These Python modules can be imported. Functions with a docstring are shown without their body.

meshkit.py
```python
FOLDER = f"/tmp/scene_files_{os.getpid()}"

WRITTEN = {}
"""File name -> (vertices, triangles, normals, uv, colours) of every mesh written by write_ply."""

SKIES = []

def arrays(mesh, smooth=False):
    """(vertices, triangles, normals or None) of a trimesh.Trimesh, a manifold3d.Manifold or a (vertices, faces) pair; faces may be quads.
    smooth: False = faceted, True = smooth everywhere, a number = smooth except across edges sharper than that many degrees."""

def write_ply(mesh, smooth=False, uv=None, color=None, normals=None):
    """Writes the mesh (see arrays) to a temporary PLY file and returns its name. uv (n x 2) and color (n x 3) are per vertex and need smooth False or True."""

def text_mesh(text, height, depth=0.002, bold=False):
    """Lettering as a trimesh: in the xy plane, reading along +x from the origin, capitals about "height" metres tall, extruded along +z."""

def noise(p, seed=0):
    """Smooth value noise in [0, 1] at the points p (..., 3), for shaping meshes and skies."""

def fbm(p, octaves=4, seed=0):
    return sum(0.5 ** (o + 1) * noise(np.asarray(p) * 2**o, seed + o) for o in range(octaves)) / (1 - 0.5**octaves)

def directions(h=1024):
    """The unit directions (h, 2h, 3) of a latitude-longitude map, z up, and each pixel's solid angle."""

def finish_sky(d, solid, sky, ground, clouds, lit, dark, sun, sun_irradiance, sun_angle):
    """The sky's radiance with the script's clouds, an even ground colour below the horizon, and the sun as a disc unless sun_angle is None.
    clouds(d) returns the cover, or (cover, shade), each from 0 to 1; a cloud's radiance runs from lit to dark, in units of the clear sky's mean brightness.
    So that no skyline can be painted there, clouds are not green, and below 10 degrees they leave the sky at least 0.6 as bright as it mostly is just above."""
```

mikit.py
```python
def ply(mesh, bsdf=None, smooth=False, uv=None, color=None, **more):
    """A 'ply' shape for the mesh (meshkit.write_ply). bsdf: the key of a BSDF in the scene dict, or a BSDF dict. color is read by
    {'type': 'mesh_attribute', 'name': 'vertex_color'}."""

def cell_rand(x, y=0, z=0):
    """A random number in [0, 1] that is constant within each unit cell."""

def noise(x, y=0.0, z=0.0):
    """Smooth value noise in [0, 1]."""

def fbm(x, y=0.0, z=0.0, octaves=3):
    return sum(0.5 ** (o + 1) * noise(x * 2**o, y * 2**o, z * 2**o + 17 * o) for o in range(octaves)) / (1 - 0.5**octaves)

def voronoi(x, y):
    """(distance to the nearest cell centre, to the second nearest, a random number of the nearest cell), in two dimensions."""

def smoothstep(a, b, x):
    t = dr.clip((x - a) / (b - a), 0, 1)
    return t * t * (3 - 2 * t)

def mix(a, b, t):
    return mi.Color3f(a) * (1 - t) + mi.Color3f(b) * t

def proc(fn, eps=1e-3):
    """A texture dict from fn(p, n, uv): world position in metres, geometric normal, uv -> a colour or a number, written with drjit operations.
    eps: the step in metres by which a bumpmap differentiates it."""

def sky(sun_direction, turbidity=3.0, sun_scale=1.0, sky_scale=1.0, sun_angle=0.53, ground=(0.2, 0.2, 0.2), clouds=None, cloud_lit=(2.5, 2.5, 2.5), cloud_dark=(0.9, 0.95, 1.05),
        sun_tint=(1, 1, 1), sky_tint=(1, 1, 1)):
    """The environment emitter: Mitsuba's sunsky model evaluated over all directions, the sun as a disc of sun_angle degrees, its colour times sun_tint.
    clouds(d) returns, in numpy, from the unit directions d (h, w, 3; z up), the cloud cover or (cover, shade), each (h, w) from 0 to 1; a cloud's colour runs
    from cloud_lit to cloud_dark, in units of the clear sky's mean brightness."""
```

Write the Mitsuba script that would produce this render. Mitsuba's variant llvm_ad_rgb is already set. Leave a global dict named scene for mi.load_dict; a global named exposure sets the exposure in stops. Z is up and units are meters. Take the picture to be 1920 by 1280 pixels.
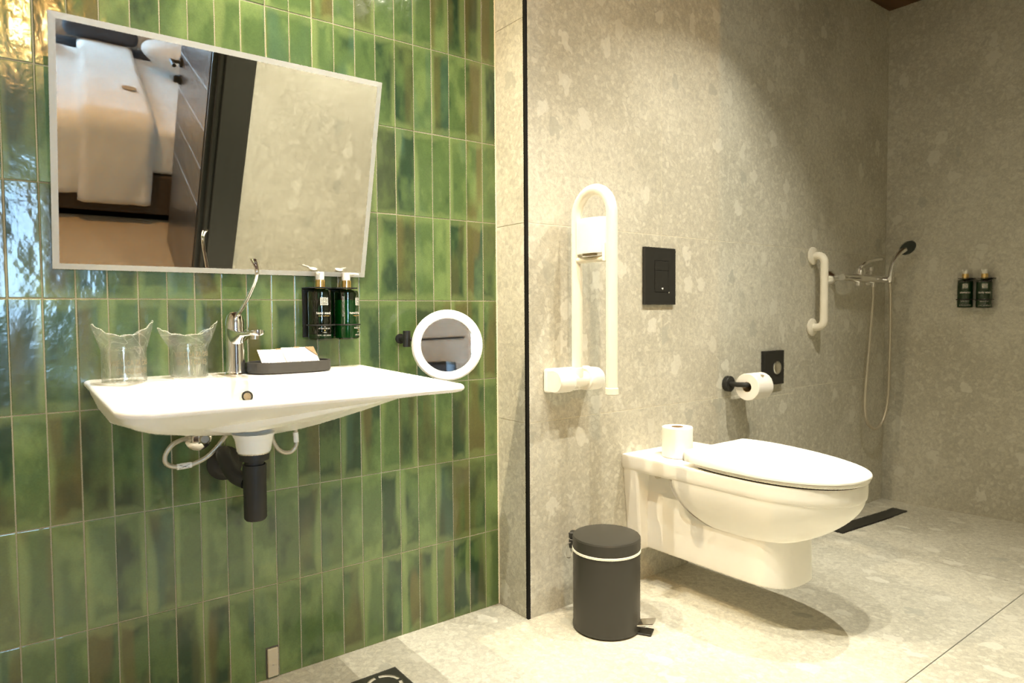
import math
import random
import numpy as np
import trimesh
import drjit as dr
import mitsuba as mi
import mikit
import meshkit
from mikit import noise, fbm, voronoi, cell_rand, smoothstep, mix
from shapely.geometry import Polygon, box as sbox

random.seed(7)
RNG = np.random.default_rng(7)
PI = math.pi
T = mi.ScalarTransform4f
scene, labels = {}, {}

# ------------------------------------------------------------------ camera, lamps, exposure
EYE = np.array([-1.25132, -1.72990, 0.93280])
FWD = np.array([0.60350, 0.79622, -0.04271])
UP = np.array([0.031534, 0.029689, 0.999062])
scene['camera'] = {'type': 'thinlens', 'fov': 74.387, 'fov_axis': 'x', 'near_clip': 0.01, 'far_clip': 50.0,
                   'aperture_radius': 0.0032, 'focus_distance': 1.85,
                   'to_world': T().look_at(origin=EYE.tolist(), target=(EYE + FWD).tolist(), up=UP.tolist())}
exposure = -0.24

# recessed swivelling ceiling spots of the bathroom: position x, y, aim point, strength, cutoff, beam
SPOT_TINT = (1.0, 0.94, 0.785)
WARM_TINT = (1.0, 0.80, 0.50)
SPOTS = [(-0.64, -0.49, (-0.64, -0.42, 0.0), 10.5, 50.0, 26.0, SPOT_TINT),
         (-0.27, -1.02, (-0.27, -0.80, 0.0), 9.0, 44.0, 18.0, SPOT_TINT),
         (0.20, -1.02, (0.20, -0.30, 0.30), 4.2, 42.0, 14.0, SPOT_TINT),
         (0.80, -1.02, (0.74, -0.28, 0.40), 12.0, 42.0, 12.0, SPOT_TINT),
         (0.10, -1.12, (0.05, -1.66, 0.80), 15.0, 46.0, 16.0, SPOT_TINT),
         (-1.00, -0.13, (0.0, -0.07, 0.60), 13.0, 45.0, 6.0, WARM_TINT)]
CEIL = 2.41
for i, (sx, sy, aim, st, co, bw, tint) in enumerate(SPOTS):
    scene[f'spot_light_{i}'] = {'type': 'spot', 'intensity': {'type': 'rgb', 'value': [st * c for c in tint]},
                                'cutoff_angle': co, 'beam_width': bw,
                                'to_world': T().look_at(origin=[sx, sy, CEIL - 0.012], target=list(aim), up=[0.3, 1, 0.1])}
# warm downlight of the bedroom behind the camera
BED_LAMP = (-1.12, -2.36)
scene['bedroom_light'] = {'type': 'point', 'intensity': {'type': 'rgb', 'value': [6.5, 3.5, 1.1]}, 'position': [BED_LAMP[0], BED_LAMP[1], 2.34]}
WINDOW_GLOW = (12.0, 20.0, 29.0)
LENS_GLOW = (270.0, 250.0, 200.0)

# ------------------------------------------------------------------ helpers


def numbered(name):
    if name not in scene and name not in labels and not any(k.startswith(name + '__') for k in scene):
        return name
    i = 1
    while True:
        k = f'{name}_{i:03d}'
        if k not in scene and k not in labels and not any(q.startswith(k + '__') for q in scene):
            return k
        i += 1


def thing(name, label, cat, group=None):
    key = numbered(name)
    labels[key] = {'label': label, 'category': cat}
    if group:
        labels[key]['group'] = group
    return key


def obj(name, mesh, mat, parent=None, smooth=False, label=None, **more):
    key = numbered(f'{parent}__{name}' if parent else name)
    scene[key] = mikit.ply(mesh, mat, smooth=smooth, **more)
    if label:
        labels[key] = {'label': label}
    return key


def single(name, mesh, mat, label, cat, group=None, smooth=False, **more):
    key = numbered(name)
    scene[key] = mikit.ply(mesh, mat, smooth=smooth, **more)
    labels[key] = {'label': label, 'category': cat}
    if group:
        labels[key]['group'] = group
    return key


def struct(name, mesh, mat, label=None, smooth=False):
    scene[name] = mikit.ply(mesh, mat, smooth=smooth)
    labels[name] = {'kind': 'structure'}
    if label:
        labels[name]['label'] = label
    return name


def cat(*ms):
    return trimesh.util.concatenate([m for m in ms if m is not None])


def box(x0, x1, y0, y1, z0, z1, b=0.0):
    x0, x1 = min(x0, x1), max(x0, x1)
    y0, y1 = min(y0, y1), max(y0, y1)
    z0, z1 = min(z0, z1), max(z0, z1)
    if b <= 0:
        m = trimesh.creation.box(extents=[x1 - x0, y1 - y0, z1 - z0])
        m.apply_translation([(x0 + x1) / 2, (y0 + y1) / 2, (z0 + z1) / 2])
        return m
    pts = []
    for x, sx in ((x0, 1), (x1, -1)):
        for y, sy in ((y0, 1), (y1, -1)):
            for z, sz in ((z0, 1), (z1, -1)):
                pts += [(x, y + sy * b, z + sz * b), (x + sx * b, y, z + sz * b), (x + sx * b, y + sy * b, z)]
    return trimesh.convex.convex_hull(np.array(pts))


def rbox(x0, x1, y0, y1, z0, z1, r, n=3):
    """Box with rounded edges: hull of spheres."""
    pts = []
    s = trimesh.creation.uv_sphere(radius=r, count=[2 * n + 2, 4 * n]).vertices
    for x in (x0 + r, x1 - r):
        for y in (y0 + r, y1 - r):
            for z in (z0 + r, z1 - r):
                pts.append(s + [x, y, z])
    return trimesh.convex.convex_hull(np.vstack(pts))


def loft(loops, cap0=True, cap1=True, closed=True):
    """Skin over loops (each N x 3, same N)."""
    loops = [np.asarray(l, float) for l in loops]
    n = len(loops[0])
    v = np.vstack(loops)
    f = []
    m = n if closed else n - 1
    for k in range(len(loops) - 1):
        a, b = k * n, (k + 1) * n
        i = np.arange(m)
        j = (i + 1) % n
        f.append(np.stack([a + i, a + j, b + j], 1))
        f.append(np.stack([a + i, b + j, b + i], 1))
    f = np.vstack(f)
    ex = []
    for on, base, flip in ((cap0, 0, True), (cap1, (len(loops) - 1) * n, False)):
        if on:
            c = len(v)
            v = np.vstack([v, v[base:base + n].mean(0)])
            i = np.arange(n)
            j = (i + 1) % n
            t = np.stack([base + i, base + j, np.full(n, c)], 1)
            ex.append(t[:, ::-1] if flip else t)
    if ex:
        f = np.vstack([f] + ex)
    return trimesh.Trimesh(v, f, process=False)


def frames(p, closed=False):
    p = np.asarray(p, float)
    t = np.gradient(p, axis=0)
    if closed:
        t = np.roll(p, -1, 0) - np.roll(p, 1, 0)
    t /= np.linalg.norm(t, axis=1, keepdims=True) + 1e-12
    a = np.cross(t[0], [0, 0, 1.0])
    if np.linalg.norm(a) < 1e-3:
        a = np.cross(t[0], [0, 1.0, 0])
    a /= np.linalg.norm(a)
    A = []
    for k in range(len(p)):
        a = a - t[k] * (a @ t[k])
        a /= np.linalg.norm(a) + 1e-12
        A.append(a)
    A = np.array(A)
    return t, A, np.cross(t, A)


def tube(p, r, sides=14, caps=True):
    p = np.asarray(p, float)
    t, A, B = frames(p)
    r = np.broadcast_to(r, (len(p),))
    ang = np.arange(sides) * 2 * PI / sides
    loops = [p[k] + r[k] * (np.cos(ang)[:, None] * A[k] + np.sin(ang)[:, None] * B[k]) for k in range(len(p))]
    return loft(loops, caps, caps)


def spline(pts, n=48):
    """Catmull-Rom through points."""
    P = np.asarray(pts, float)
    P = np.vstack([2 * P[0] - P[1], P, 2 * P[-1] - P[-2]])
    out = []
    seg = len(P) - 3
    per = max(2, n // seg)
    for k in range(seg):
        p0, p1, p2, p3 = P[k:k + 4]
        for t in np.linspace(0, 1, per, endpoint=False):
            out.append(0.5 * ((2 * p1) + (p2 - p0) * t + (2 * p0 - 5 * p1 + 4 * p2 - p3) * t * t + (3 * p1 - p0 - 3 * p2 + p3) * t ** 3))
    out.append(P[-2])
    return np.array(out)


def lathe(prof, c=(0, 0, 0), n=40, axis='z'):
    """Revolve a profile of (r, h) pairs about an axis through c."""
    prof = np.asarray(prof, float)
    ang = np.arange(n) * 2 * PI / n
    loops = []
    for r, h in prof:
        r = max(r, 1e-5)
        loops.append(np.stack([r * np.cos(ang), r * np.sin(ang), np.full(n, h)], 1))
    ring = np.allclose(prof[0], prof[-1])
    m = loft(loops, not ring, not ring)
    if ring:
        m.merge_vertices()
    if not isinstance(axis, str):
        m.apply_transform(trimesh.geometry.align_vectors([0, 0, 1], np.asarray(axis, float)))
    elif axis == 'y':      # h runs towards -y
        m.vertices = m.vertices[:, [0, 2, 1]] * [1, -1, 1]
    elif axis == 'x':
        m.vertices = m.vertices[:, [2, 0, 1]]
    m.fix_normals()
    m.apply_translation(c)
    return m


def rrect(x0, x1, y0, y1, r, n=10):
    """Rounded rectangle, counter-clockwise; r a number or four (x0y0, x1y0, x1y1, x0y1)."""
    rs = [r] * 4 if np.isscalar(r) else r
    out = []
    for (cx, cy, a0), q in zip([(x0, y0, PI), (x1, y0, 1.5 * PI), (x1, y1, 0), (x0, y1, .5 * PI)], rs):
        sx, sy = (1 if cx == x0 else -1), (1 if cy == y0 else -1)
        for a in np.linspace(a0, a0 + PI / 2, n):
            out.append((cx + sx * q + q * math.cos(a), cy + sy * q + q * math.sin(a)))
    return np.array(out)


def at_z(loop, z):
    return np.column_stack([loop, np.broadcast_to(z, (len(loop),))])


def round_text(text, h, r, c, z, phi=0.0, bold=False, depth=0.0004, stretch=1.0):
    """Lettering wrapped round an upright cylinder about c, read from the front (-y); phi: middle angle in radians."""
    m = meshkit.text_mesh(text, h, depth, bold)
    v = m.vertices.copy()
    x = (v[:, 0] - (v[:, 0].min() + v[:, 0].max()) / 2) * stretch
    a = phi + x / r
    rr = r + v[:, 2]
    m.vertices = np.column_stack([c[0] + rr * np.sin(a), c[1] - rr * np.cos(a), z + v[:, 1]])
    return m


def rgb(*v):
    return {'type': 'rgb', 'value': list(v)}


# ------------------------------------------------------------------ materials


def stone_colour(p, n, uv):
    nx, ny, nz = dr.abs(n.x), dr.abs(n.y), dr.abs(n.z)
    a = dr.select(nz > 0.6, p.x, dr.select(ny > 0.6, p.x, p.y + 7.3))
    b = dr.select(nz > 0.6, p.y + 3.1, p.z)
    wx = (fbm(a * 34, b * 34, 3.0, 2) - 0.5) * 0.026
    wy = (fbm(a * 34, b * 34, 9.0, 2) - 0.5) * 0.026
    a2, b2 = a + wx, b + wy
    cloud = fbm(a * 3.0, b * 3.0, 1.0, 3)
    col = mix((0.445, 0.425, 0.350), (0.525, 0.505, 0.425), smoothstep(0.3, 0.7, cloud))
    # fine gravel
    f1, f2, k = voronoi(a2 * 105, b2 * 105)
    g = smoothstep(0.02, 0.16, f2 - f1)
    col = col * (0.93 + 0.14 * k * g) * (0.95 + 0.05 * g) * (0.86 + 0.28 * fbm(a * 120, b * 120, 4.0, 3))
    # middle clasts
    f1, f2, k = voronoi(a2 * 58 + 5.0 + 1.6 * fbm(a * 9, b * 9, 6.0, 2), b2 * 54 + 2.0 + 1.6 * fbm(a * 9, b * 9, 8.0, 2))
    m = smoothstep(0.04, 0.14, f2 - f1) * smoothstep(0.52, 0.42, f1)
    edge = smoothstep(0.0, 0.05, f2 - f1)
    light = m * smoothstep(0.55, 1.0, k)
    dark = m * smoothstep(0.09, 0.06, k)
    col = mix(col, (0.63, 0.615, 0.53), light * 0.42)
    col = mix(col, (0.37, 0.355, 0.295), dark * 0.42)
    col = col * (0.96 + 0.04 * edge)
    # large scattered clasts
    f1, f2, k = voronoi(a2 * 13 + 11.0, b2 * 10 + 4.0)
    m = smoothstep(0.33, 0.27, f1 + (fbm(a * 60, b * 60, 2.0, 2) - 0.5) * 0.35)
    col = mix(col, (0.62, 0.605, 0.525), m * smoothstep(0.86, 0.88, k) * 0.6)
    col = mix(col, (0.34, 0.34, 0.29), m * smoothstep(0.045, 0.03, k) * 0.55)
    return col


def glaze_colour(p, n, uv):
    u = (p.x + 0.0525) / 0.0593
    v = (p.z + 0.0006) / 0.2425
    iu, iv = dr.floor(u), dr.floor(v)
    fu, fv = u - iu, v - iv
    r1, r2, r3, r4 = (cell_rand(iu, iv, q) for q in (1, 2, 3, 4))
    s = r1 * 90
    q = fbm(fu * 1.3 + s, fv * 2.9 + r2 * 50, s, 4)
    w = noise(fu * 2.2 + 31.0 * r3, fv * 1.6 + 17.0 * r2, s + 5.0)
    t = q * 0.75 + (r2 - 0.5) * 0.34 + 0.10
    dark, mid, light = (0.017, 0.044, 0.018), (0.070, 0.119, 0.036), (0.146, 0.212, 0.068)
    col = mix(dark, mid, smoothstep(0.28, 0.50, t))
    col = mix(col, light, smoothstep(0.52, 0.78, t))
    # olive to brown drift of some tiles
    col = mix(col, (0.105, 0.094, 0.030), smoothstep(0.45, 0.9, r3) * smoothstep(0.3, 0.65, w) * 0.8)
    # teal drift of others
    col = mix(col, (0.045, 0.105, 0.068), smoothstep(0.62, 0.95, r4) * smoothstep(0.4, 0.75, 1.0 - w) * 0.6)
    # glaze runs thin near one long edge and the ends
    side = dr.select(r4 > 0.5, fu, 1.0 - fu)
    e = smoothstep(0.34, 0.04, side + (w - 0.5) * 0.5) * smoothstep(0.25, 0.55, r1)
    e = dr.maximum(e, smoothstep(0.10, 0.02, dr.minimum(fv, 1.0 - fv) + (q - 0.5) * 0.25) * 0.6)
    col = mix(col, (0.19, 0.25, 0.085), e * 0.65)
    speck = noise(p.x * 420, p.z * 420, 2.0)
    return col * (0.93 + 0.14 * speck)


def glaze_bump(p, n, uv):
    iu, iv = dr.floor((p.x + 0.0525) / 0.0593), dr.floor((p.z + 0.0006) / 0.2425)
    r = cell_rand(iu, iv, 8) * 40
    return noise(p.x * 32 + r, p.z * 18, r) * 1.0 + noise(p.x * 110, p.z * 75, r) * 0.22 + noise(p.x * 260, p.z * 220, r) * 0.07


def wood_colour(p, n, uv):
    g = fbm(p.x * 3, p.y * 40, 1.0, 3)
    return mix((0.055, 0.026, 0.010), (0.11, 0.055, 0.022), g)


def brown_fabric(p, n, uv):
    return mix((0.060, 0.042, 0.028), (0.105, 0.078, 0.055), noise(p.x * 320, p.y * 320, p.z * 320))


def carpet_colour(p, n, uv):
    return mix((0.40, 0.32, 0.22), (0.47, 0.38, 0.27), noise(p.x * 260, p.y * 260, 0.0))


def film_haze(p, n, uv):
    c = noise(p.x * 60 + p.z * 25, p.z * 22, p.y * 60)
    r = 1.0 - dr.abs(c - 0.5) * 2.0
    c2 = noise(p.x * 110 - p.z * 60, p.z * 70, p.y * 110 + 9.0)
    r2 = 1.0 - dr.abs(c2 - 0.5) * 2.0
    return 0.07 + 0.13 * smoothstep(0.90, 1.0, r) + 0.08 * smoothstep(0.93, 1.0, r2)


def scene_bsdf(key, d):
    scene[key] = d


scene_bsdf('stone', {'type': 'twosided', 'b': {'type': 'principled', 'base_color': mikit.proc(stone_colour), 'roughness': 0.55, 'specular': 0.35}})
scene_bsdf('stone_grout', {'type': 'twosided', 'b': {'type': 'diffuse', 'reflectance': rgb(0.64, 0.61, 0.50)}})
scene_bsdf('stone_joint', {'type': 'twosided', 'b': {'type': 'diffuse', 'reflectance': rgb(0.50, 0.48, 0.40)}})
scene_bsdf('dark_joint', {'type': 'twosided', 'b': {'type': 'diffuse', 'reflectance': rgb(0.10, 0.095, 0.075)}})
scene_bsdf('tile_grout', {'type': 'twosided', 'b': {'type': 'diffuse', 'reflectance': rgb(0.32, 0.30, 0.21)}})
scene_bsdf('sealant', {'type': 'twosided', 'b': {'type': 'diffuse', 'reflectance': rgb(0.78, 0.71, 0.55)}})
scene_bsdf('glaze', {'type': 'twosided', 'b': {'type': 'bumpmap', 'arbitrary': {'type': 'raw', 'value': 0.0}} if False else
           {'type': 'bumpmap', 'tex': mikit.proc(glaze_bump, eps=6e-4), 'scale': 0.0011,
            'b': {'type': 'principled', 'base_color': mikit.proc(glaze_colour), 'roughness': 0.13, 'specular': 0.5, 'clearcoat': 0.8, 'clearcoat_gloss': 0.985}}})
scene_bsdf('ceramic', {'type': 'twosided', 'b': {'type': 'principled', 'base_color': rgb(0.84, 0.82, 0.76), 'roughness': 0.22, 'specular': 0.5, 'clearcoat': 0.5, 'clearcoat_gloss': 0.95}})
scene_bsdf('white_plastic', {'type': 'twosided', 'b': {'type': 'principled', 'base_color': rgb(0.86, 0.84, 0.78), 'roughness': 0.3, 'specular': 0.5}})
scene_bsdf('cream_tube', {'type': 'twosided', 'b': {'type': 'principled', 'base_color': rgb(0.80, 0.76, 0.65), 'roughness': 0.28, 'specular': 0.5}})
scene_bsdf('chrome', {'type': 'twosided', 'b': {'type': 'principled', 'base_color': rgb(0.86, 0.85, 0.83), 'metallic': 1.0, 'roughness': 0.06, 'specular': 0.5}})
scene_bsdf('brushed_steel', {'type': 'twosided', 'b': {'type': 'principled', 'base_color': rgb(0.62, 0.58, 0.50), 'metallic': 1.0, 'roughness': 0.32, 'specular': 0.5}})
scene_bsdf('gold', {'type': 'twosided', 'b': {'type': 'principled', 'base_color': rgb(0.83, 0.60, 0.26), 'metallic': 1.0, 'roughness': 0.24, 'specular': 0.5}})
scene_bsdf('black_matte', {'type': 'twosided', 'b': {'type': 'principled', 'base_color': rgb(0.017, 0.017, 0.015), 'roughness': 0.45, 'specular': 0.4}})
scene_bsdf('black_trim', {'type': 'twosided', 'b': {'type': 'principled', 'base_color': rgb(0.007, 0.007, 0.006), 'roughness': 0.55, 'specular': 0.15}})
scene_bsdf('black_gap', {'type': 'twosided', 'b': {'type': 'diffuse', 'reflectance': rgb(0.004, 0.004, 0.004)}})
scene_bsdf('bin_black', {'type': 'twosided', 'b': {'type': 'principled', 'base_color': rgb(0.030, 0.029, 0.024), 'roughness': 0.42, 'specular': 0.5}})
scene_bsdf('tray_grey', {'type': 'twosided', 'b': {'type': 'principled', 'base_color': rgb(0.055, 0.052, 0.046), 'roughness': 0.6, 'specular': 0.4}})
scene_bsdf('mirror_silver', {'type': 'twosided', 'b': {'type': 'conductor', 'material': 'Ag', 'specular_reflectance': rgb(0.93, 0.93, 0.92)}})
scene_bsdf('frosted_band', {'type': 'twosided', 'b': {'type': 'principled', 'base_color': rgb(0.50, 0.51, 0.47), 'roughness': 0.4, 'specular': 0.5}})
scene_bsdf('paper', {'type': 'twosided', 'b': {'type': 'diffuse', 'reflectance': rgb(0.86, 0.83, 0.77)}})
scene_bsdf('cardboard', {'type': 'twosided', 'b': {'type': 'diffuse', 'reflectance': rgb(0.42, 0.29, 0.16)}})
scene_bsdf('print_brown', {'type': 'twosided', 'b': {'type': 'diffuse', 'reflectance': rgb(0.30, 0.25, 0.17)}})
scene_bsdf('print_white', {'type': 'twosided', 'b': {'type': 'diffuse', 'reflectance': rgb(0.80, 0.80, 0.72)}})
scene_bsdf('print_gold', {'type': 'twosided', 'b': {'type': 'diffuse', 'reflectance': rgb(0.75, 0.52, 0.18)}})
scene_bsdf('bottle_glass', {'type': 'thindielectric', 'int_ior': 1.5, 'specular_transmittance': rgb(0.10, 0.22, 0.12), 'specular_reflectance': rgb(1, 1, 1)})
scene_bsdf('bottle_liquid', {'type': 'twosided', 'b': {'type': 'principled', 'base_color': rgb(0.05, 0.62, 0.22), 'roughness': 0.3, 'specular': 0.4}})
scene_bsdf('bottle_liquid_dark', {'type': 'twosided', 'b': {'type': 'principled', 'base_color': rgb(0.10, 0.30, 0.12), 'roughness': 0.3, 'specular': 0.4}})
scene_bsdf('clear_glass', {'type': 'thindielectric', 'int_ior': 1.5})
scene_bsdf('film', {'type': 'blendbsdf', 'weight': mikit.proc(film_haze),
                    'a': {'type': 'thindielectric', 'int_ior': 1.55}, 'b': {'type': 'principledthin', 'base_color': rgb(0.9, 0.9, 0.86), 'diff_trans': 1.0, 'roughness': 0.25, 'spec_trans': 0.0}})
scene_bsdf('hose_braid', {'type': 'twosided', 'b': {'type': 'principled', 'base_color': rgb(0.55, 0.50, 0.40), 'metallic': 0.6, 'roughness': 0.4, 'specular': 0.5}})
scene_bsdf('film_hem', {'type': 'principledthin', 'base_color': rgb(0.92, 0.91, 0.84), 'diff_trans': 0.9, 'roughness': 0.3, 'spec_trans': 0.0})
scene_bsdf('ceiling_wood', {'type': 'twosided', 'b': {'type': 'principled', 'base_color': mikit.proc(wood_colour), 'roughness': 0.6, 'specular': 0.3}})
scene_bsdf('room_white', {'type': 'twosided', 'b': {'type': 'diffuse', 'reflectance': rgb(0.66, 0.63, 0.57)}})
scene_bsdf('linen', {'type': 'twosided', 'b': {'type': 'diffuse', 'reflectance': rgb(0.80, 0.79, 0.76)}})
scene_bsdf('brown_cloth', {'type': 'twosided', 'b': {'type': 'diffuse', 'reflectance': mikit.proc(brown_fabric)}})
scene_bsdf('grey_cloth', {'type': 'twosided', 'b': {'type': 'diffuse', 'reflectance': rgb(0.075, 0.078, 0.085)}})
scene_bsdf('carpet', {'type': 'twosided', 'b': {'type': 'diffuse', 'reflectance': mikit.proc(carpet_colour)}})
scene_bsdf('door_laminate', {'type': 'twosided', 'b': {'type': 'principled', 'base_color': rgb(0.065, 0.062, 0.060), 'roughness': 0.22, 'specular': 0.6}})
scene_bsdf('frame_black', {'type': 'twosided', 'b': {'type': 'principled', 'base_color': rgb(0.020, 0.021, 0.018), 'roughness': 0.35, 'specular': 0.5}})
scene_bsdf('alu_line', {'type': 'twosided', 'b': {'type': 'principled', 'base_color': rgb(0.75, 0.77, 0.80), 'metallic': 1.0, 'roughness': 0.3, 'specular': 0.5}})
scene_bsdf('shower_face', {'type': 'twosided', 'b': {'type': 'principled', 'base_color': rgb(0.030, 0.038, 0.034), 'roughness': 0.5, 'specular': 0.4}})
scene_bsdf('lamp_body', {'type': 'twosided', 'b': {'type': 'diffuse', 'reflectance': rgb(0.05, 0.05, 0.05)}})
scene_bsdf('black_body', {'type': 'diffuse', 'reflectance': rgb(0.2, 0.2, 0.2)})

# ------------------------------------------------------------------ the setting
YS = -0.151          # front face of the stone wall behind the toilet
XR = 2.306           # right (shower) wall
YN = -1.66           # near wall of the bathroom, seen in the mirror
GX = -0.33           # left end of the near wall's stone = door frame
XL = -1.77
TW, TH, X0T, Z0T = 0.0593, 0.2425, -0.0525, -0.0006

# floor: one base, large slabs with recessed joints; in the shower it falls gently to the drain


def floor_z(x, y):
    return -0.026 * np.clip((x - 1.48) / 0.6, 0, 1) * np.clip((y + 1.0) / 0.7, 0, 1)


def slab_mesh(x0, x1, y0, y1, n=6):
    gx, gy = np.linspace(x0, x1, n), np.linspace(y0, y1, n)
    X, Y = np.meshgrid(gx, gy, indexing='ij')
    v = np.column_stack([X.ravel(), Y.ravel(), floor_z(X, Y).ravel()])
    f = []
    for i in range(n - 1):
        for j in range(n - 1):
            a, b, c, d = i * n + j, (i + 1) * n + j, (i + 1) * n + j + 1, i * n + j + 1
            f += [(a, b, c), (a, c, d)]
    top = trimesh.Trimesh(v, f, process=False)
    low = box(x0, x1, y0, y1, -0.06, -0.032)
    return cat(top, low)


struct('floor', box(XL - .1, XR + .15, -1.85, 0.02, -0.12, -0.031), 'stone_grout', 'pale stone floor with fine joints')
xs = [XL, -0.92, 1.482, XR + .02]
ysj = [-1.85, -1.005, 0.0]
for i in range(len(xs) - 1):
    for j in range(2):
        ya, yb = ysj[j] + 0.001, ysj[j + 1] - (0.001 if j == 0 else 0)
        if xs[i] > 0:
            yb = min(yb, YS + 0.012)
        obj('slab', slab_mesh(xs[i] + (0.001 if i else 0), xs[i + 1] - 0.001, ya, yb), 'stone', 'floor')

# green tile wall
struct('wall_left', box(XL - .1, 0.02, -0.0026, 0.12, -0.05, CEIL + .05), 'tile_grout', 'wall of upright glazed green tiles above the basin')


def green_tile(x0, x1, z0, z1):
    d, b, s = 0.0036, 0.0014, 0.0009
    jx, jz = RNG.normal(0, .00022, 2)
    tilt = RNG.normal(0, .00028, 4)
    o = [(x0, z0), (x1, z0), (x1, z1), (x0, z1)]
    i = [(x0 + b, z0 + b), (x1 - b, z0 + b), (x1 - b, z1 - b), (x0 + b, z1 - b)]
    m = [(x0 + b * .25, z0 + b * .25), (x1 - b * .25, z0 + b * .25), (x1 - b * .25, z1 - b * .25), (x0 + b * .25, z1 - b * .25)]
    v = [(x + jx, 0.002, z + jz) for x, z in o] + [(x + jx, -d + s + tilt[k], z + jz) for k, (x, z) in enumerate(o)]
    v += [(x + jx, -d + s * .3 + tilt[k], z + jz) for k, (x, z) in enumerate(m)] + [(x + jx, -d + tilt[k], z + jz) for k, (x, z) in enumerate(i)]
    f = []
    for a in (0, 4, 8):
        for k in range(4):
            l = (k + 1) % 4
            f += [(a + k, a + l, a + 4 + l), (a + k, a + 4 + l, a + 4 + k)]
    f += [(12, 13, 14), (12, 14, 15)]
    m = trimesh.Trimesh(v, f, process=False)
    return m


g = 0.00125
for iz in range(10):
    z0, z1 = Z0T + iz * TH + g, Z0T + (iz + 1) * TH - g
    z1 = min(z1, CEIL - .001)
    for ix in range(-29, 1):
        x0, x1 = X0T + ix * TW + g, X0T + (ix + 1) * TW - g
        if ix == 0:
            x1 = -0.0022
        if x0 < XL:
            continue
        obj('tile', green_tile(x0, x1, max(z0, 0.001), z1), 'glaze', 'wall_left')


def clasp(key, x0, x1, y0, y1, z0, z1, mat='stone', b=0.0006):
    obj('slab', box(x0, x1, y0, y1, z0, z1, b), mat, key)


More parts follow.
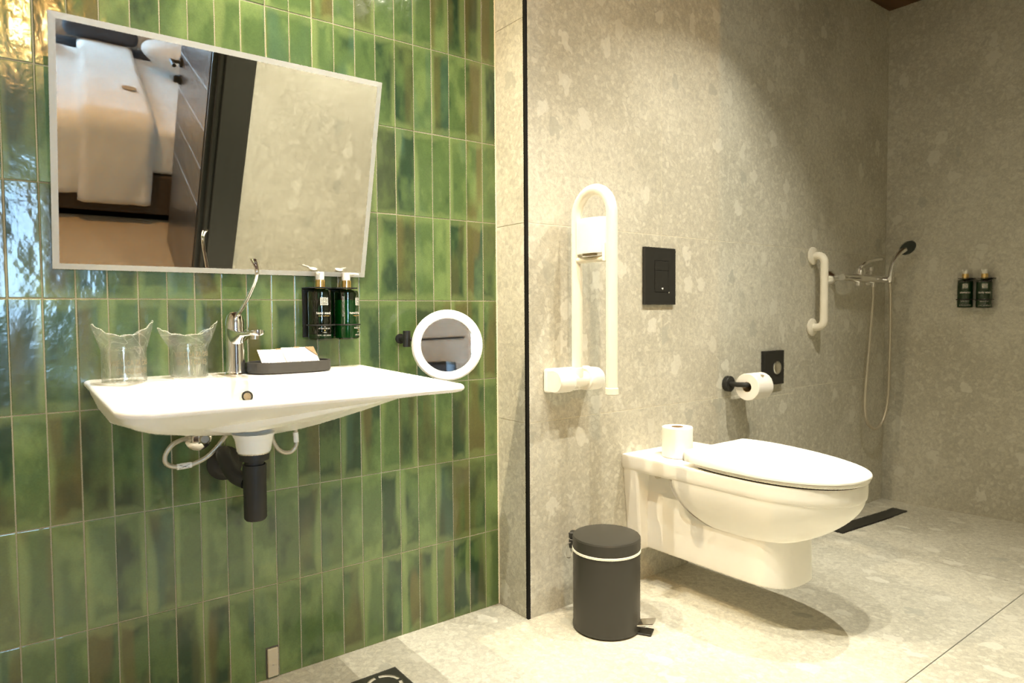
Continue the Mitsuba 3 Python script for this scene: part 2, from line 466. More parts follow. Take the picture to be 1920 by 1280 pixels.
# stone wall behind toilet and shower
RZ = [(0.0, 0.5985), (0.6005, 1.1985), (1.2005, 1.7985), (1.8005, CEIL - .001)]
struct('wall_back', box(0.004, XR + .1, YS + 0.0007, 0.10, -0.05, CEIL + .05), 'stone_grout', 'pebbled beige stone wall behind the toilet')
AX0, AX1, AZ = 1.168, 1.469, 0.577
for k, (z0, z1) in enumerate(RZ[:2] + [(1.2005, CEIL - .001)]):
    for x0, x1 in ((0.0095, 0.6062), (0.6078, 1.8062), (1.8078, XR)):
        zb = z0 - (0.035 if k == 0 else 0)
        if k == 0 and x0 > .6 and x1 < 2:
            clasp('wall_back', x0, AX0 - .0012, YS, YS + .012, zb, z1)
            clasp('wall_back', AX0 - .0012, AX1 + .0012, YS, YS + .012, AZ + .0022, z1)
            clasp('wall_back', AX1 + .0012, x1, YS, YS + .012, zb, z1)
            obj('access_panel', box(AX0, AX1, YS, YS + .012, 0.004, AZ, .0006), 'stone', 'wall_back', label='small stone access panel with a dark joint round it')
            obj('panel_gap', box(AX0 - .0013, AX1 + .0013, YS + .0014, YS + .0016, -0.02, AZ + .0023), 'dark_joint', 'wall_back')
        else:
            clasp('wall_back', x0, x1, YS, YS + .012, zb, z1)
# return face between tile wall and stone wall
struct('wall_return', box(0.0015, 0.03, YS + .012, 0.0, -0.05, CEIL + .05), 'stone_grout')
for z0, z1 in RZ:
    obj('slab', box(0.0, 0.012, YS + .0095, -0.003, max(z0, .001), z1, .0005), 'stone', 'wall_return')
struct('trim_1', box(-0.0006, 0.0092, YS - .0006, YS + .0092, 0.0, CEIL, .0008), 'black_trim', 'black metal edge strip at the corner of the stone wall')
struct('trim_2', box(-0.0045, 0.0004, -0.0052, 0.0, 0.0, CEIL, .001), 'sealant', 'cream sealant line between green tiles and stone')
# right shower wall
struct('wall_right', box(XR + .0007, XR + .12, -1.85, YS + .02, -0.05, CEIL + .05), 'stone_joint')
for z0, z1 in [(0.0, 1.1988), (1.2002, CEIL - .001)]:
    zb = z0 - (0.035 if z0 == 0 else 0)
    for y0, y1 in ((-1.2562, YS), (-1.85, -1.2578)):
        obj('slab', box(XR, XR + .012, y0, y1, zb, z1, .0006), 'stone', 'wall_right')
# near wall with the door opening
NW = 0.15
struct('wall_near', box(GX - .1, XR + .1, YN - NW, YN - .0007, -0.05, CEIL + .4), 'stone_grout')
for z0, z1 in RZ:
    for x0, x1 in ((GX, 0.2992), (0.3008, 1.4992), (1.5008, XR)):
        obj('slab', box(x0, x1, YN - .012, YN, max(z0, .001), z1, .0006), 'stone', 'wall_near')
struct('wall_near_end', box(XL - .1, -1.50, YN - NW, YN, -0.05, CEIL + .4), 'room_white')
struct('wall_side', box(XL - .1, XL, YN - .01, 0.0, -0.05, CEIL + .05), 'room_white')
struct('ceiling', box(XL - .1, XR + .15, YN - .0, 0.12, CEIL, CEIL + .06), 'ceiling_wood', 'dark brown wooden ceiling')

# door frame and open door (seen in the tilted mirror)
fr = thing('door_frame', 'black door frame beside the stone wall, seen in the large mirror', 'door frame')
obj('architrave', box(-0.455, GX + .001, YN - .004, YN + .016, 0.0, CEIL, .003), 'frame_black', fr)
obj('jamb', box(-0.475, GX - .02, YN - .106, YN - .004, 0.0, CEIL, .003), 'frame_black', fr)
obj('stop', box(-0.492, -0.47, YN - .07, YN - .045, 0.0, CEIL, .003), 'frame_black', fr)
obj('jamb', box(-1.50, -1.465, YN - NW - .01, YN + .012, 0.0, CEIL, .003), 'frame_black', fr)
dn, df = np.array([-0.486, -1.772]), np.array([-0.437, -2.63])
dl = np.linalg.norm(df - dn)
du = (df - dn) / dl
dang = math.atan2(du[1], du[0])


def door_place(m):
    m = m.copy()
    m.apply_transform(trimesh.transformations.rotation_matrix(dang, [0, 0, 1]))
    m.apply_translation([dn[0], dn[1], 0])
    return m


DZ = 2.34
dk = thing('open_door', 'dark grey glossy door with thin metal lines standing open, seen in the large mirror', 'door')
ZL = [0.555, 0.735, 0.915, 1.096, 1.277, 1.458, 1.64, 1.82, 2.0, 2.18]
zz = [0.008] + ZL + [DZ]
for a, b in zip(zz[:-1], zz[1:]):
    obj('panel', door_place(box(0, dl, 0.0, 0.042, a + .0018, b - .0018)), 'door_laminate', dk)
for z in ZL:
    obj('inlay', door_place(box(0, dl, -0.0012, 0.0415, z - .0030, z + .0030)), 'alu_line', dk)
# furniture on the -x face of the leaf; the leaf's y axis points to +x, so that face is y = 0
hz = 1.052
hh = obj('handle', door_place(cat(lathe([(0.024, 0), (0.026, .002), (0.026, .010), (0.024, .012)], (dl - .06, 0, hz), 24, 'y'),
                                  tube([(dl - .06, -.005, hz), (dl - .06, -.052, hz)], .009, 12),
                                  tube([(dl - .05, -.052, hz), (dl - .185, -.052, hz)], .0095, 12))), 'black_matte', dk)
obj('lock_knob', door_place(lathe([(0.024, 0), (0.026, .002), (0.026, .010), (0.019, .012), (0.019, .032), (0.016, .036)], (dl - .06, 0, hz - .088), 24, 'y')), 'black_matte', dk)

# bedroom
BY = -5.35
struct('floor_bedroom', box(-3.3, 1.2, BY - .1, -1.85, -0.1, 0.0), 'carpet', 'beige bedroom floor')
struct('wall_bedroom_far', cat(box(-3.3, -1.95, BY - .1, BY, 0, 2.75), box(-1.02, 1.2, BY - .1, BY, 0, 2.75), box(-1.95, -1.02, BY - .1, BY, 0, .72), box(-1.95, -1.02, BY - .1, BY, 2.02, 2.75)), 'room_white')
struct('wall_bedroom_left', box(-3.3, -3.2, BY, -1.66, 0, 2.75), 'room_white')
struct('wall_bedroom_right', box(0.75, 0.85, BY, -1.81, 0, 2.75), 'room_white')
struct('wall_bedroom_near', cat(box(-3.3, -1.50, -1.90, -1.812, 0, 2.75), box(GX - .03, 0.85, -1.83, -1.812, 0, 2.75), box(-1.55, GX, -1.83, -1.812, CEIL, 2.75)), 'room_white')
struct('ceiling_bedroom', box(-3.3, 1.2, BY - .1, -1.66, 2.70, 2.78), 'room_white')
wf = struct('window_1', cat(box(-1.95, -1.91, BY - .06, BY + .02, .72, 2.02), box(-1.06, -1.02, BY - .06, BY + .02, .72, 2.02), box(-1.95, -1.02, BY - .06, BY + .02, .72, .76), box(-1.95, -1.02, BY - .06, BY + .02, 1.98, 2.02)), 'white_plastic')
pane = box(-1.91, -1.06, BY - .05, BY - .045, .76, 1.98)
scene['window_1__pane'] = mikit.ply(pane, 'black_body', emitter={'type': 'area', 'radiance': rgb(*WINDOW_GLOW)})
cb = thing('panel_cabinet', 'dark low cabinet along the bedroom wall, seen in the round mirror', 'cabinet')
obj('body', box(-3.19, -2.10, BY + .002, BY + .30, 0.0, 1.06, .004), 'grey_cloth', cb)
obj('top', box(-3.19, -2.10, BY + .002, BY + .31, 1.062, 1.085, .003), 'frame_black', cb)
single('wall_rail', box(-3.19, -2.0, BY + .0, BY + .02, 1.345, 1.365, .003), 'frame_black', 'thin dark rail along the pale wall, seen in the round mirror', 'rail')

bed = thing('bed', 'bed with white linen on a brown padded base, seen in the large mirror', 'bed')
BX0, BX1, BF, BH = -1.98, 0.10, -2.93, -5.15
obj('plinth', box(BX0 + .06, BX1 - .06, BH, BF - .05, 0.0, .05), 'black_gap', bed)
obj('base', rbox(BX0, BX1, BH, BF, 0.05, 0.30, .012), 'brown_cloth', bed, smooth=40)
obj('mattress', rbox(BX0 + .01, BX1 - .01, BH + .02, BF - .012, 0.302, 0.575, .045), 'linen', bed, smooth=40)
obj('headboard', rbox(BX0 - .05, BX1 + .05, BH - .10, BH - .002, 0.0, 0.62, .02), 'grey_cloth', bed, smooth=40)


def drape(x0, x1, ytop, yfoot, zt, zdrop, thick, seed, nx=44, ns=70, amp=.012, side=0.0):
    """A quilt: lies on top at zt, bends over the foot end and hangs to zdrop. Closed sheet of real thickness."""
    L1 = abs(yfoot - ytop)
    L2 = zt - zdrop
    R = .05
    def sheet(off):
        V = []
        for i in range(nx):
            u = i / (nx - 1)
            x = x0 + (x1 - x0) * u
            for k in range(ns):
                s = k / (ns - 1) * (L1 + L2)
                if s < L1 - R:
                    y, z, ny, nz = ytop + (1 if yfoot > ytop else -1) * s, zt, 0, 1
                elif s < L1 + R:
                    a = (s - L1 + R) / (2 * R) * PI / 2
                    y = yfoot - R + R * math.sin(a)
                    z = zt - R + R * math.cos(a)
                    ny, nz = math.sin(a), math.cos(a)
                else:
                    y, z, ny, nz = yfoot, zt - (s - L1), 1, 0
                V.append((x, y, z, ny, nz, u, s))
        V = np.array(V)
        q = meshkit.fbm(np.column_stack([V[:, 0] * 4.0, V[:, 6] * 3.0, np.full(len(V), seed)]), 4, seed) - .5
        q2 = meshkit.noise(np.column_stack([V[:, 0] * 11.0 + V[:, 6] * 4, V[:, 6] * 2.0, np.full(len(V), seed + 3)]), seed) - .5
        hang = np.clip((V[:, 6] - L1) / L2, 0, 1)
        edge = np.minimum(V[:, 5], 1 - V[:, 5])
        puff = -0.03 * np.exp(-(edge / .05) ** 2)
        d = off + q * amp * 2.2 + q2 * (amp * .5 + hang * .035) + puff * side
        return np.column_stack([V[:, 0] + 0.02 * q * hang, V[:, 1] + V[:, 3] * d, V[:, 2] + V[:, 4] * d])
    A, B = sheet(thick), sheet(0.0)
    f = []
    N = nx * ns
    for i in range(nx - 1):
        for k in range(ns - 1):
            a, b, c, d = i * ns + k, (i + 1) * ns + k, (i + 1) * ns + k + 1, i * ns + k + 1
            f += [(a, b, c), (a, c, d), (N + a, N + c, N + b), (N + a, N + d, N + c)]
    ring = [i * ns for i in range(nx)] + [(nx - 1) * ns + k for k in range(1, ns)] + [i * ns + ns - 1 for i in range(nx - 2, -1, -1)] + [k for k in range(ns - 2, 0, -1)]
    for a, b in zip(ring, ring[1:] + ring[:1]):
        f += [(a, N + b, b), (a, N + a, N + b)]
    m = trimesh.Trimesh(np.vstack([A, B]), f, process=False)
    m.fix_normals()
    return m


obj('quilt', drape(BX0 - .02, -0.60, BH + .30, BF + .012, .585, .165, .030, 3), 'linen', bed, smooth=True)
fq = drape(-0.70, -0.32, BH + .10, BF + .022, .625, .125, .045, 8, nx=30, ns=80, amp=.010, side=1.0)
fq.vertices[:, 0] += -0.075 * np.clip(fq.vertices[:, 1] - BH, 0, 9)
obj('folded_quilt', fq, 'linen', bed, smooth=True)
single('bolster', rbox(-0.80, -0.29, BH + .03, BH + .19, .672, .792, .05), 'grey_cloth', 'dark grey long cushion at the head of the bed, seen in the large mirror', 'cushion', smooth=40)


def pillow(x, y, z, w, d, h, rz):
    s = trimesh.creation.icosphere(subdivisions=4, radius=1.0)
    v = s.vertices
    k = 2.6
    r = (np.abs(v[:, 0]) ** k + np.abs(v[:, 1]) ** k) ** (1 / k)
    v2 = np.column_stack([v[:, 0] / np.maximum(r, .3) * np.sqrt(v[:, 0] ** 2 + v[:, 1] ** 2), v[:, 1] / np.maximum(r, .3) * np.sqrt(v[:, 0] ** 2 + v[:, 1] ** 2), v[:, 2]])
    v2 = v2 * [w / 2, d / 2, h / 2]
    v2[:, 2] += (meshkit.fbm(v2 * 9 + x, 3, 5) - .5) * .03
    s.vertices = v2
    s.apply_transform(trimesh.transformations.rotation_matrix(.25, [1, 0, 0]))
    s.apply_transform(trimesh.transformations.rotation_matrix(rz, [0, 0, 1]))
    s.apply_translation([x, y, z])
    return s


single('pillow', pillow(0.0, -4.50, .735, .66, .62, .24, .5), 'linen', 'white pillow beside the dark cushion, seen at the top of the large mirror', 'pillow', smooth=True)
single('pillow', pillow(-1.20, -4.80, .765, .66, .44, .20, 0), 'linen', 'white pillow left of the dark cushion, seen at the corner of the large mirror', 'pillow', smooth=True)
card = lathe([(0.0, 0), (0.055, 0), (0.055, .0015), (0, .0015)], (0, 0, 0), 32)
card.apply_scale([0.75, 1.0, 1.0])
card.apply_translation([-0.555, -3.46, .683])
single('oval_card', card, 'cardboard', 'small brown oval card lying on the white bed, seen in the large mirror', 'card')
bl = thing('pendant_lamp', 'round warm pendant lamp under the bedroom ceiling, behind the camera', 'lamp')
obj('rose', lathe([(0, 2.605), (.008, 2.605), (.008, 2.68), (.05, 2.68), (.05, 2.70), (0, 2.70)], (BED_LAMP[0], BED_LAMP[1], 0), 32), 'white_plastic', bl)
scene[bl + '__shade'] = mikit.ply(lathe([(.17, 2.37), (.19, 2.37), (.19, 2.62), (.17, 2.62), (.17, 2.37)], (BED_LAMP[0], BED_LAMP[1], 0), 40), 'black_body', emitter={'type': 'area', 'radiance': rgb(3.2, 1.45, 0.12)})
obj('cap', lathe([(0, 2.60), (.169, 2.60), (.169, 2.61), (0, 2.61)], (BED_LAMP[0], BED_LAMP[1], 0), 32), 'white_plastic', bl)

scene[bl + '__diffuser'] = mikit.ply(lathe([(0, 2.372), (.166, 2.372), (.166, 2.376), (0, 2.376)], (BED_LAMP[0], BED_LAMP[1], 0), 32), 'black_body', emitter={'type': 'area', 'radiance': rgb(5.0, 2.6, 0.5)})

# bathroom downlights
for i, (sx, sy, aim, st, co, bw, tint) in enumerate(SPOTS):
    d = thing('ceiling_spot', ['recessed ceiling spot over the washbasin', 'recessed ceiling spot before the green tiles', 'recessed ceiling spot over the black bin', 'recessed ceiling spot over the toilet', 'recessed ceiling spot turned to the wall beside the door', 'recessed ceiling spot close to the green tiles above the mirror'][i], 'lamp')
    obj('rim', lathe([(.030, 0), (.042, 0), (.042, .006), (.030, .006), (.030, 0)], (sx, sy, CEIL - .006), 32), 'lamp_body', d)
    scene[d + '__lens'] = mikit.ply(lathe([(0, 0), (.029, 0), (.029, .002), (0, .002)], (sx, sy, CEIL - .005), 24), 'black_body', emitter={'type': 'area', 'radiance': rgb(*LENS_GLOW)})

# ------------------------------------------------------------------ tilted mirror
wm = thing('wall_mirror', 'large tilted rectangular mirror with a pale edge band above the washbasin', 'mirror')
MT = math.radians(14.25)
MW, MH = 0.705, 0.505


def mirror_place(m):
    m = m.copy()
    m.apply_transform(trimesh.transformations.rotation_matrix(MT, [1, 0, 0]))
    m.apply_translation([-1.1603, -0.0152, 1.0315])
    return m


bw_ = 0.0125
obj('glass', mirror_place(box(bw_, MW - bw_, -0.0006, 0.004, bw_, MH - bw_)), 'mirror_silver', wm)
for nm, q in (('low', [(0, 0), (MW, 0), (MW - bw_, bw_), (bw_, bw_)]), ('right', [(MW, 0), (MW, MH), (MW - bw_, MH - bw_), (MW - bw_, bw_)]),
              ('top', [(MW, MH), (0, MH), (bw_, MH - bw_), (MW - bw_, MH - bw_)]), ('left', [(0, MH), (0, 0), (bw_, bw_), (bw_, MH - bw_)])):
    v = [(q[0][0], 0.0004, q[0][1]), (q[1][0], 0.0004, q[1][1]), (q[2][0], -0.0006, q[2][1]), (q[3][0], -0.0006, q[3][1])]
    v += [(x, 0.006, z) for x, z in q]
    f = [(0, 1, 2), (0, 2, 3), (4, 6, 5), (4, 7, 6)]
    for k in range(4):
        l = (k + 1) % 4
        f += [(k, 4 + k, 4 + l), (k, 4 + l, l)]
    bm = trimesh.Trimesh(v, f, process=False)
    bm.fix_normals()
    obj('bevel', mirror_place(bm), 'frosted_band', wm)
obj('backing', mirror_place(box(.02, MW - .02, 0.0062, 0.012, .02, MH - .02)), 'tray_grey', wm)
for x in (-1.03, -0.59):
    obj('bracket', cat(box(x - .015, x + .015, -0.094, -0.004, 1.40, 1.412), box(x - .02, x + .02, -0.012, -0.004, 1.36, 1.44)), 'brushed_steel', wm)
obj('hinge', box(-1.05, -0.57, -0.016, -0.004, 1.045, 1.056), 'brushed_steel', wm)

# ------------------------------------------------------------------ washbasin
wb = thing('washbasin', 'white ceramic washbasin on the green tiled wall with black trap below', 'sink')
SX0, SX1, SF, ZR = -1.112, -0.457, -0.550, 0.782


def sstep(a, b, x):
    t = np.clip((x - a) / (b - a), 0, 1)
    return t * t * (3 - 2 * t)


def deck(l):
    l = l.copy()
    l[:, 2] += 0.011 * sstep(-.27, -.15, l[:, 1]) * sstep(.745, .775, l[:, 2])
    return l


def inset(x0, x1, y0, y1, r, d):
    return rrect(x0 + d, x1 - d, y0 + d, y1 - d, [max(q - d, .004) for q in r], 14)


IN = (-1.005, -0.565, -0.50, -0.155)
IR = [.10, .10, .09, .09]
inner = [at_z(inset(*IN, IR, d), z) for d, z in ((.150, .664), (.13, .665), (.095, .672), (.06, .692), (.035, .722), (.018, .752), (.007, .772), (.002, .779), (-.004, .782))]
RO = [.055, .055, .006, .006]


def rim(d, z, back=True):
    l = rrect(SX0 + d, SX1 - d, SF + d, -0.004 if back else -0.004, [max(RO[0] - d, .01), max(RO[1] - d, .01), .006, .006], 14)
    return at_z(l, z)


outer = [rim(.013, .7822), rim(.005, .7808), rim(.0012, .7778), rim(0, .774), rim(.0015, .7705), rim(.005, .7682), rim(.010, .7672)]
B0X = np.array([-1.12, -1.10, -1.085, -1.063, -1.04, -.959, -.85, -.768, -.693, -.613, -.52, -.480, -.466, -.44])
B0Z = np.array([.767, .764, .728, .694, .686, .680, .657, .652, .658, .670, .696, .735, .766, .767])
B1X = np.array([-1.112, -1.100, -1.08, -1.05, -1.014, -.927, -.86, -.80, -.735, -.642, -.56, -.50, -.44])
B1Z = np.array([.767, .757, .742, .732, .725, .707, .702, .708, .717, .740, .758, .767, .767])


def hull_z(x, y):
    """Underside of the basin: deep and flat at the wall, rising to the front rim and to the right."""
    b0, b1 = np.interp(x, B0X, B0Z), np.interp(x, B1X, B1Z)
    t = np.clip((-y - .15) / .30, 0, 1)
    z = b0 + (b1 - b0) * t
    e = np.clip((-y - .45) / .088, 0, 1)
    return z + (.767 - z) * e ** 2.4


under0 = rim(.012, .767)
cxy = np.array([-.83, -0.004])
under = []
for s in (1.0, .988, .975, .96, .94, .915, .885, .85, .81, .76, .70, .63, .55, .46, .36, .26, .14, .03):
    xy = cxy + (under0[:, :2] - cxy) * s
    under.append(at_z(xy, hull_z(xy[:, 0], xy[:, 1])))
for l in inner:      # the bowl keeps a wall of at least 11 mm over the underside
    l[:, 2] = np.maximum(l[:, 2], np.minimum(hull_z(l[:, 0], l[:, 1]) + .011, .779))
body = loft([deck(l) for l in inner] + [deck(outer[0])] + [deck(l) for l in outer[1:]] + under, True, True)
body.fix_normals()
obj('basin', body, 'ceramic', wb, smooth=38)
DX, DY = -0.826, -0.25
obj('drain_socket', lathe([(.0, .668), (.044, .680), (.040, .671), (.0385, .668), (.0345, .642), (.032, .638), (0, .638)][::-1], (DX, DY, 0), 36), 'ceramic', wb, smooth=35)
obj('drain_ring', lathe([(.0, .636), (.0325, .6365), (.033, .639), (.0, .639)], (DX, DY, 0), 32), 'brushed_steel', wb, smooth=35)
ov = lathe([(.0075, 0), (.0125, 0), (.0135, .0015), (.0125, .0032), (.0085, .0032), (.0075, .001), (.0075, 0)], (0, 0, 0), 28, 'y')
ov.apply_transform(trimesh.transformations.rotation_matrix(-.25, [1, 0, 0]))
ov.apply_translation([-.818, -.178, .750])
obj('overflow_ring', ov, 'chrome', wb, smooth=35)
ovh = lathe([(0, 0), (.0085, 0), (.0085, .001), (0, .001)], (0, 0, 0), 24, 'y')
ovh.apply_transform(trimesh.transformations.rotation_matrix(-.25, [1, 0, 0]))
ovh.apply_translation([-.818, -.1775, .750])
obj('overflow_hole', ovh, 'print_brown', wb)

# trap
tr = thing('bottle_trap', 'matte black bottle trap under the washbasin', 'drain trap')
obj('tailpiece', lathe([(.0, .612), (.020, .612), (.020, .622), (.030, .622), (.031, .634), (.030, .6375), (.0, .6375)], (DX, DY, 0), 32), 'black_matte', tr, smooth=35)
obj('cup', lathe([(.0, .492), (.020, .492), (.0235, .497), (.0238, .590), (.0245, .592), (.0245, .612), (.0228, .613), (.019, .609), (.0, .608)], (DX, DY, 0), 36), 'black_matte', tr, smooth=35)
obj('outlet_pipe', tube(spline([(DX - .012, DY + .02, .572), (DX - .03, DY + .05, .585), (DX - .035, DY + .10, .612), (DX - .025, DY + .15, .615), (DX - .01, DY + .19, .595), (DX, -0.006, .575)], 40), .0165, 18), 'black_matte', tr, smooth=40)
obj('wall_flange', lathe([(.0, .0), (.041, .0), (.041, .006), (.032, .014), (.024, .018), (.0, .018)], (DX, -0.0042, .572), 36, 'y'), 'black_matte', tr, smooth=35)


def hose(pts, r=.0052, n=60):
    return tube(spline(pts, n), r, 12)


av = thing('angle_valve', 'chrome angle valve with rosette under the left of the washbasin', 'valve')
obj('rosette', lathe([(.0, 0), (.030, 0), (.030, .002), (.022, .008), (.010, .010), (0, .010)], (-.884, -.0042, .640), 36, 'y'), 'chrome', av, smooth=30)
obj('body', cat(lathe([(.0, 0), (.009, 0), (.009, .055), (0, .055)], (-.884, -.012, .647), 20, 'y'), rbox(-.910, -.884, -.064, -.044, .638, .657, .004)), 'chrome', av, smooth=30)
obj('knob', lathe([(.0, 0), (.011, 0), (.012, .004), (.012, .018), (.009, .022), (0, .022)], (-.884, -.052, .647), 12, 'y'), 'brushed_steel', av)
obj('nut', lathe([(.0, 0), (.0075, 0), (.0075, .012), (0, .012)], (-.922, -.054, .648), 6, 'x'), 'brushed_steel', av)
s1 = thing('supply_hose', 'braided water hose looping below the left of the washbasin with a white tag', 'hose')
obj('tube', hose([(-.920, -.058, .650), (-.936, -.08, .652), (-.956, -.09, .645), (-.970, -.092, .626), (-.971, -.092, .609), (-.960, -.09, .598), (-.941, -.09, .5945), (-.917, -.09, .596), (-.888, -.09, .607), (-.865, -.09, .626), (-.850, -.09, .644), (-.842, -.09, .654)]), 'hose_braid', s1, smooth=40)
tg = tube([(-.948, -.0905, .5945), (-.918, -.0905, .5960)], .0068, 14)
k = obj('tag', tg, 'paper', s1, smooth=40, label='white tag with a crossed box')
for a, b in (((-.944, .599), (-.922, .591)), ((-.944, .591), (-.922, .599))):
    obj('mark', tube([(a[0], -.0973, a[1]), ((a[0] + b[0]) / 2, -.0978, .595), (b[0], -.0973, b[1])], .0004, 5), 'black_gap', k)
s2 = thing('supply_hose', 'short braided water hose curving below the right of the washbasin', 'hose')
obj('tube', hose([(-.745, -.09, .655), (-.740, -.09, .643), (-.734, -.09, .626), (-.723, -.09, .606), (-.706, -.09, .595), (-.689, -.09, .597), (-.678, -.09, .613), (-.679, -.09, .640), (-.681, -.09, .657)]), 'hose_braid', s2, smooth=40)
obj('nut', tube([(-.746, -.09, .656), (-.737, -.09, .634)], .0066, 12), 'brushed_steel', s2, smooth=40)
obj('tag', tube([(-.6785, -.09, .618), (-.680, -.09, .642)], .0066, 12), 'paper', s2, smooth=40)

# ------------------------------------------------------------------ tap
FX, FY, FZ = -.815, -.085, .793
tp = thing('basin_tap', 'chrome basin tap with a long care lever on the washbasin', 'tap')
obj('base_ring', lathe([(.0, 0), (.0245, 0), (.0250, .002), (.0235, .005), (0, .005)], (FX, FY, FZ), 40), 'chrome', tp, smooth=35)
obj('body', lathe([(.0, .004), (.0218, .004), (.0212, .03), (.0205, .07), (.0208, .098), (.0200, .110), (0, .110)], (FX, FY, FZ), 40), 'chrome', tp, smooth=35)
sl = []
for t in np.concatenate([np.linspace(0, .86, 14), .86 + .14 * np.sin(np.linspace(.1, 1, 12) * PI / 2)]):
    y = FY + .006 - t * .190
    end = math.sqrt(max(0.0, 1 - max(0, (t - .86) / .14) ** 2))
    w = max((.0200 - .0035 * t) * (.12 + .88 * end), .002)
    zt = FZ + .1100 - .010 * math.sin(t * PI * .8) + .004 * t
    zb = FZ + .060 + .026 * min(1, t * 1.9) ** .7 + .009 * t
    zb = min(zb, zt - .004)
    th = np.linspace(0, 2 * PI, 24, endpoint=False)
    # flat on top, rounded below
    cx_, cz_ = np.cos(th), np.sin(th)
    xx = w * np.sign(cx_) * np.abs(cx_) ** .7
    zz_ = np.where(cz_ > 0, zt - .003 + .003 * cz_ ** .6 if False else zt - .003 + .003 * np.abs(cz_) ** .6, zt - .003 - (zt - .003 - zb) * np.abs(cz_) ** .8)
    sl.append(np.column_stack([FX + xx, np.full(24, y), zz_]))
sp = loft(sl)
sp.fix_normals()
obj('spout', sp, 'chrome', tp, smooth=35)
obj('aerator', lathe([(0, 0), (.0085, 0), (.0085, .008), (0, .008)], (FX, FY - .152, FZ + .0865), 24), 'brushed_steel', tp, smooth=35)
obj('cap', lathe([(.0205, .108), (.0208, .112), (.0205, .124), (.0175, .137), (.0105, .145), (.0, .147)], (FX, FY, FZ), 40), 'chrome', tp, smooth=40)
lp = spline([(FX, FY - .006, FZ + .134), (FX, -.125, .936), (FX, -.181, .963), (FX, -.222, .986), (FX, -.252, 1.006), (FX, -.262, 1.022), (FX, -.256, 1.036), (FX, -.240, 1.050)], 44)
t_, A_, B_ = frames(lp)
ls = []
for k, p in enumerate(lp):
    q = k / (len(lp) - 1)
    w = .0052 - .0012 * math.sin(q * PI) + .002 * max(0, q - .75) * 4
    h = .0042 - .0012 * q
    a = np.arange(14) * 2 * PI / 14
    ls.append(p + w * np.cos(a)[:, None] * A_[k] + h * np.sin(a)[:, None] * B_[k])
lv = loft(ls)
lv.fix_normals()
obj('lever', lv, 'chrome', tp, smooth=40)

# ------------------------------------------------------------------ tray and cards
def stadium(cx, cy, w, d, n=20):
    r = d / 2
    out = []
    for s, a0 in ((1, -PI / 2), (-1, PI / 2)):
        for a in np.linspace(a0, a0 + PI, n):
            out.append((cx + s * (w / 2 - r) + r * math.cos(a), cy + r * math.sin(a)))
    return np.array(out)


TX, TY, TZ = -.694, -.098, .794
tl = [at_z(stadium(TX, TY, w, d), TZ + z) for w, d, z in ((.186, .096, 0), (.196, .106, .001), (.200, .110, .005), (.200, .110, .0255), (.1985, .1085, .0265), (.190, .100, .0265), (.1885, .0985, .0255), (.186, .096, .006), (.180, .090, .004))]
trm = loft(tl)
trm.fix_normals()
single('soap_tray', trm, 'tray_grey', 'dark grey oval tray holding paper sachets beside the tap', 'tray', smooth=35)


def leaning_card(x0, x1, yb, yt, zb, zt, th=.0012):
    v = []
    for dx in (0,):
        pass
    n = np.array([0, -(zt - zb), -(yb - yt)])
    n = n / np.linalg.norm(n)
    a = np.array([(x0, yb, zb), (x1, yb, zb), (x1, yt, zt), (x0, yt, zt)])
    v = np.vstack([a, a + n * th])
    f = [(0, 1, 2), (0, 2, 3), (4, 6, 5), (4, 7, 6)]
    for k in range(4):
        l = (k + 1) % 4
        f += [(k, 4 + l, l), (k, 4 + k, 4 + l)]
    m = trimesh.Trimesh(v, f, process=False)
    m.fix_normals()
    return m


c1 = thing('paper_sachet', 'white paper sachet leaning in the oval tray, the left one', 'sachet')
obj('envelope', leaning_card(-.766, -.690, -.140, -.082, .801, .8475), 'paper', c1)
obj('seal', leaning_card(-.722, -.706, -.0835, -.0805, .8462, .8487, .0016), 'cardboard', c1)
c2 = thing('paper_sachet', 'white paper sachet with a tan corner leaning in the oval tray, the right one', 'sachet')
obj('envelope', leaning_card(-.709, -.628, -.146, -.080, .801, .8505), 'paper', c2)
obj('seal', leaning_card(-.677, -.663, -.0815, -.0785, .8492, .8515, .0016), 'cardboard', c2)
cm = leaning_card(-.709, -.628, -.146, -.080, .801, .8505, .0004)
cv = np.array([(-.650, -.0815, .8505), (-.628, -.0815, .8505), (-.628, -.110, .829)]) + [0, -.0016, .0012]
tri = trimesh.Trimesh(np.vstack([cv, cv - [0, .0003, -.0003]]), [(0, 2, 1), (3, 4, 5), (0, 1, 4), (0, 4, 3), (1, 2, 5), (1, 5, 4), (2, 0, 3), (2, 3, 5)], process=False)
obj('tan_corner', tri, 'cardboard', c2)

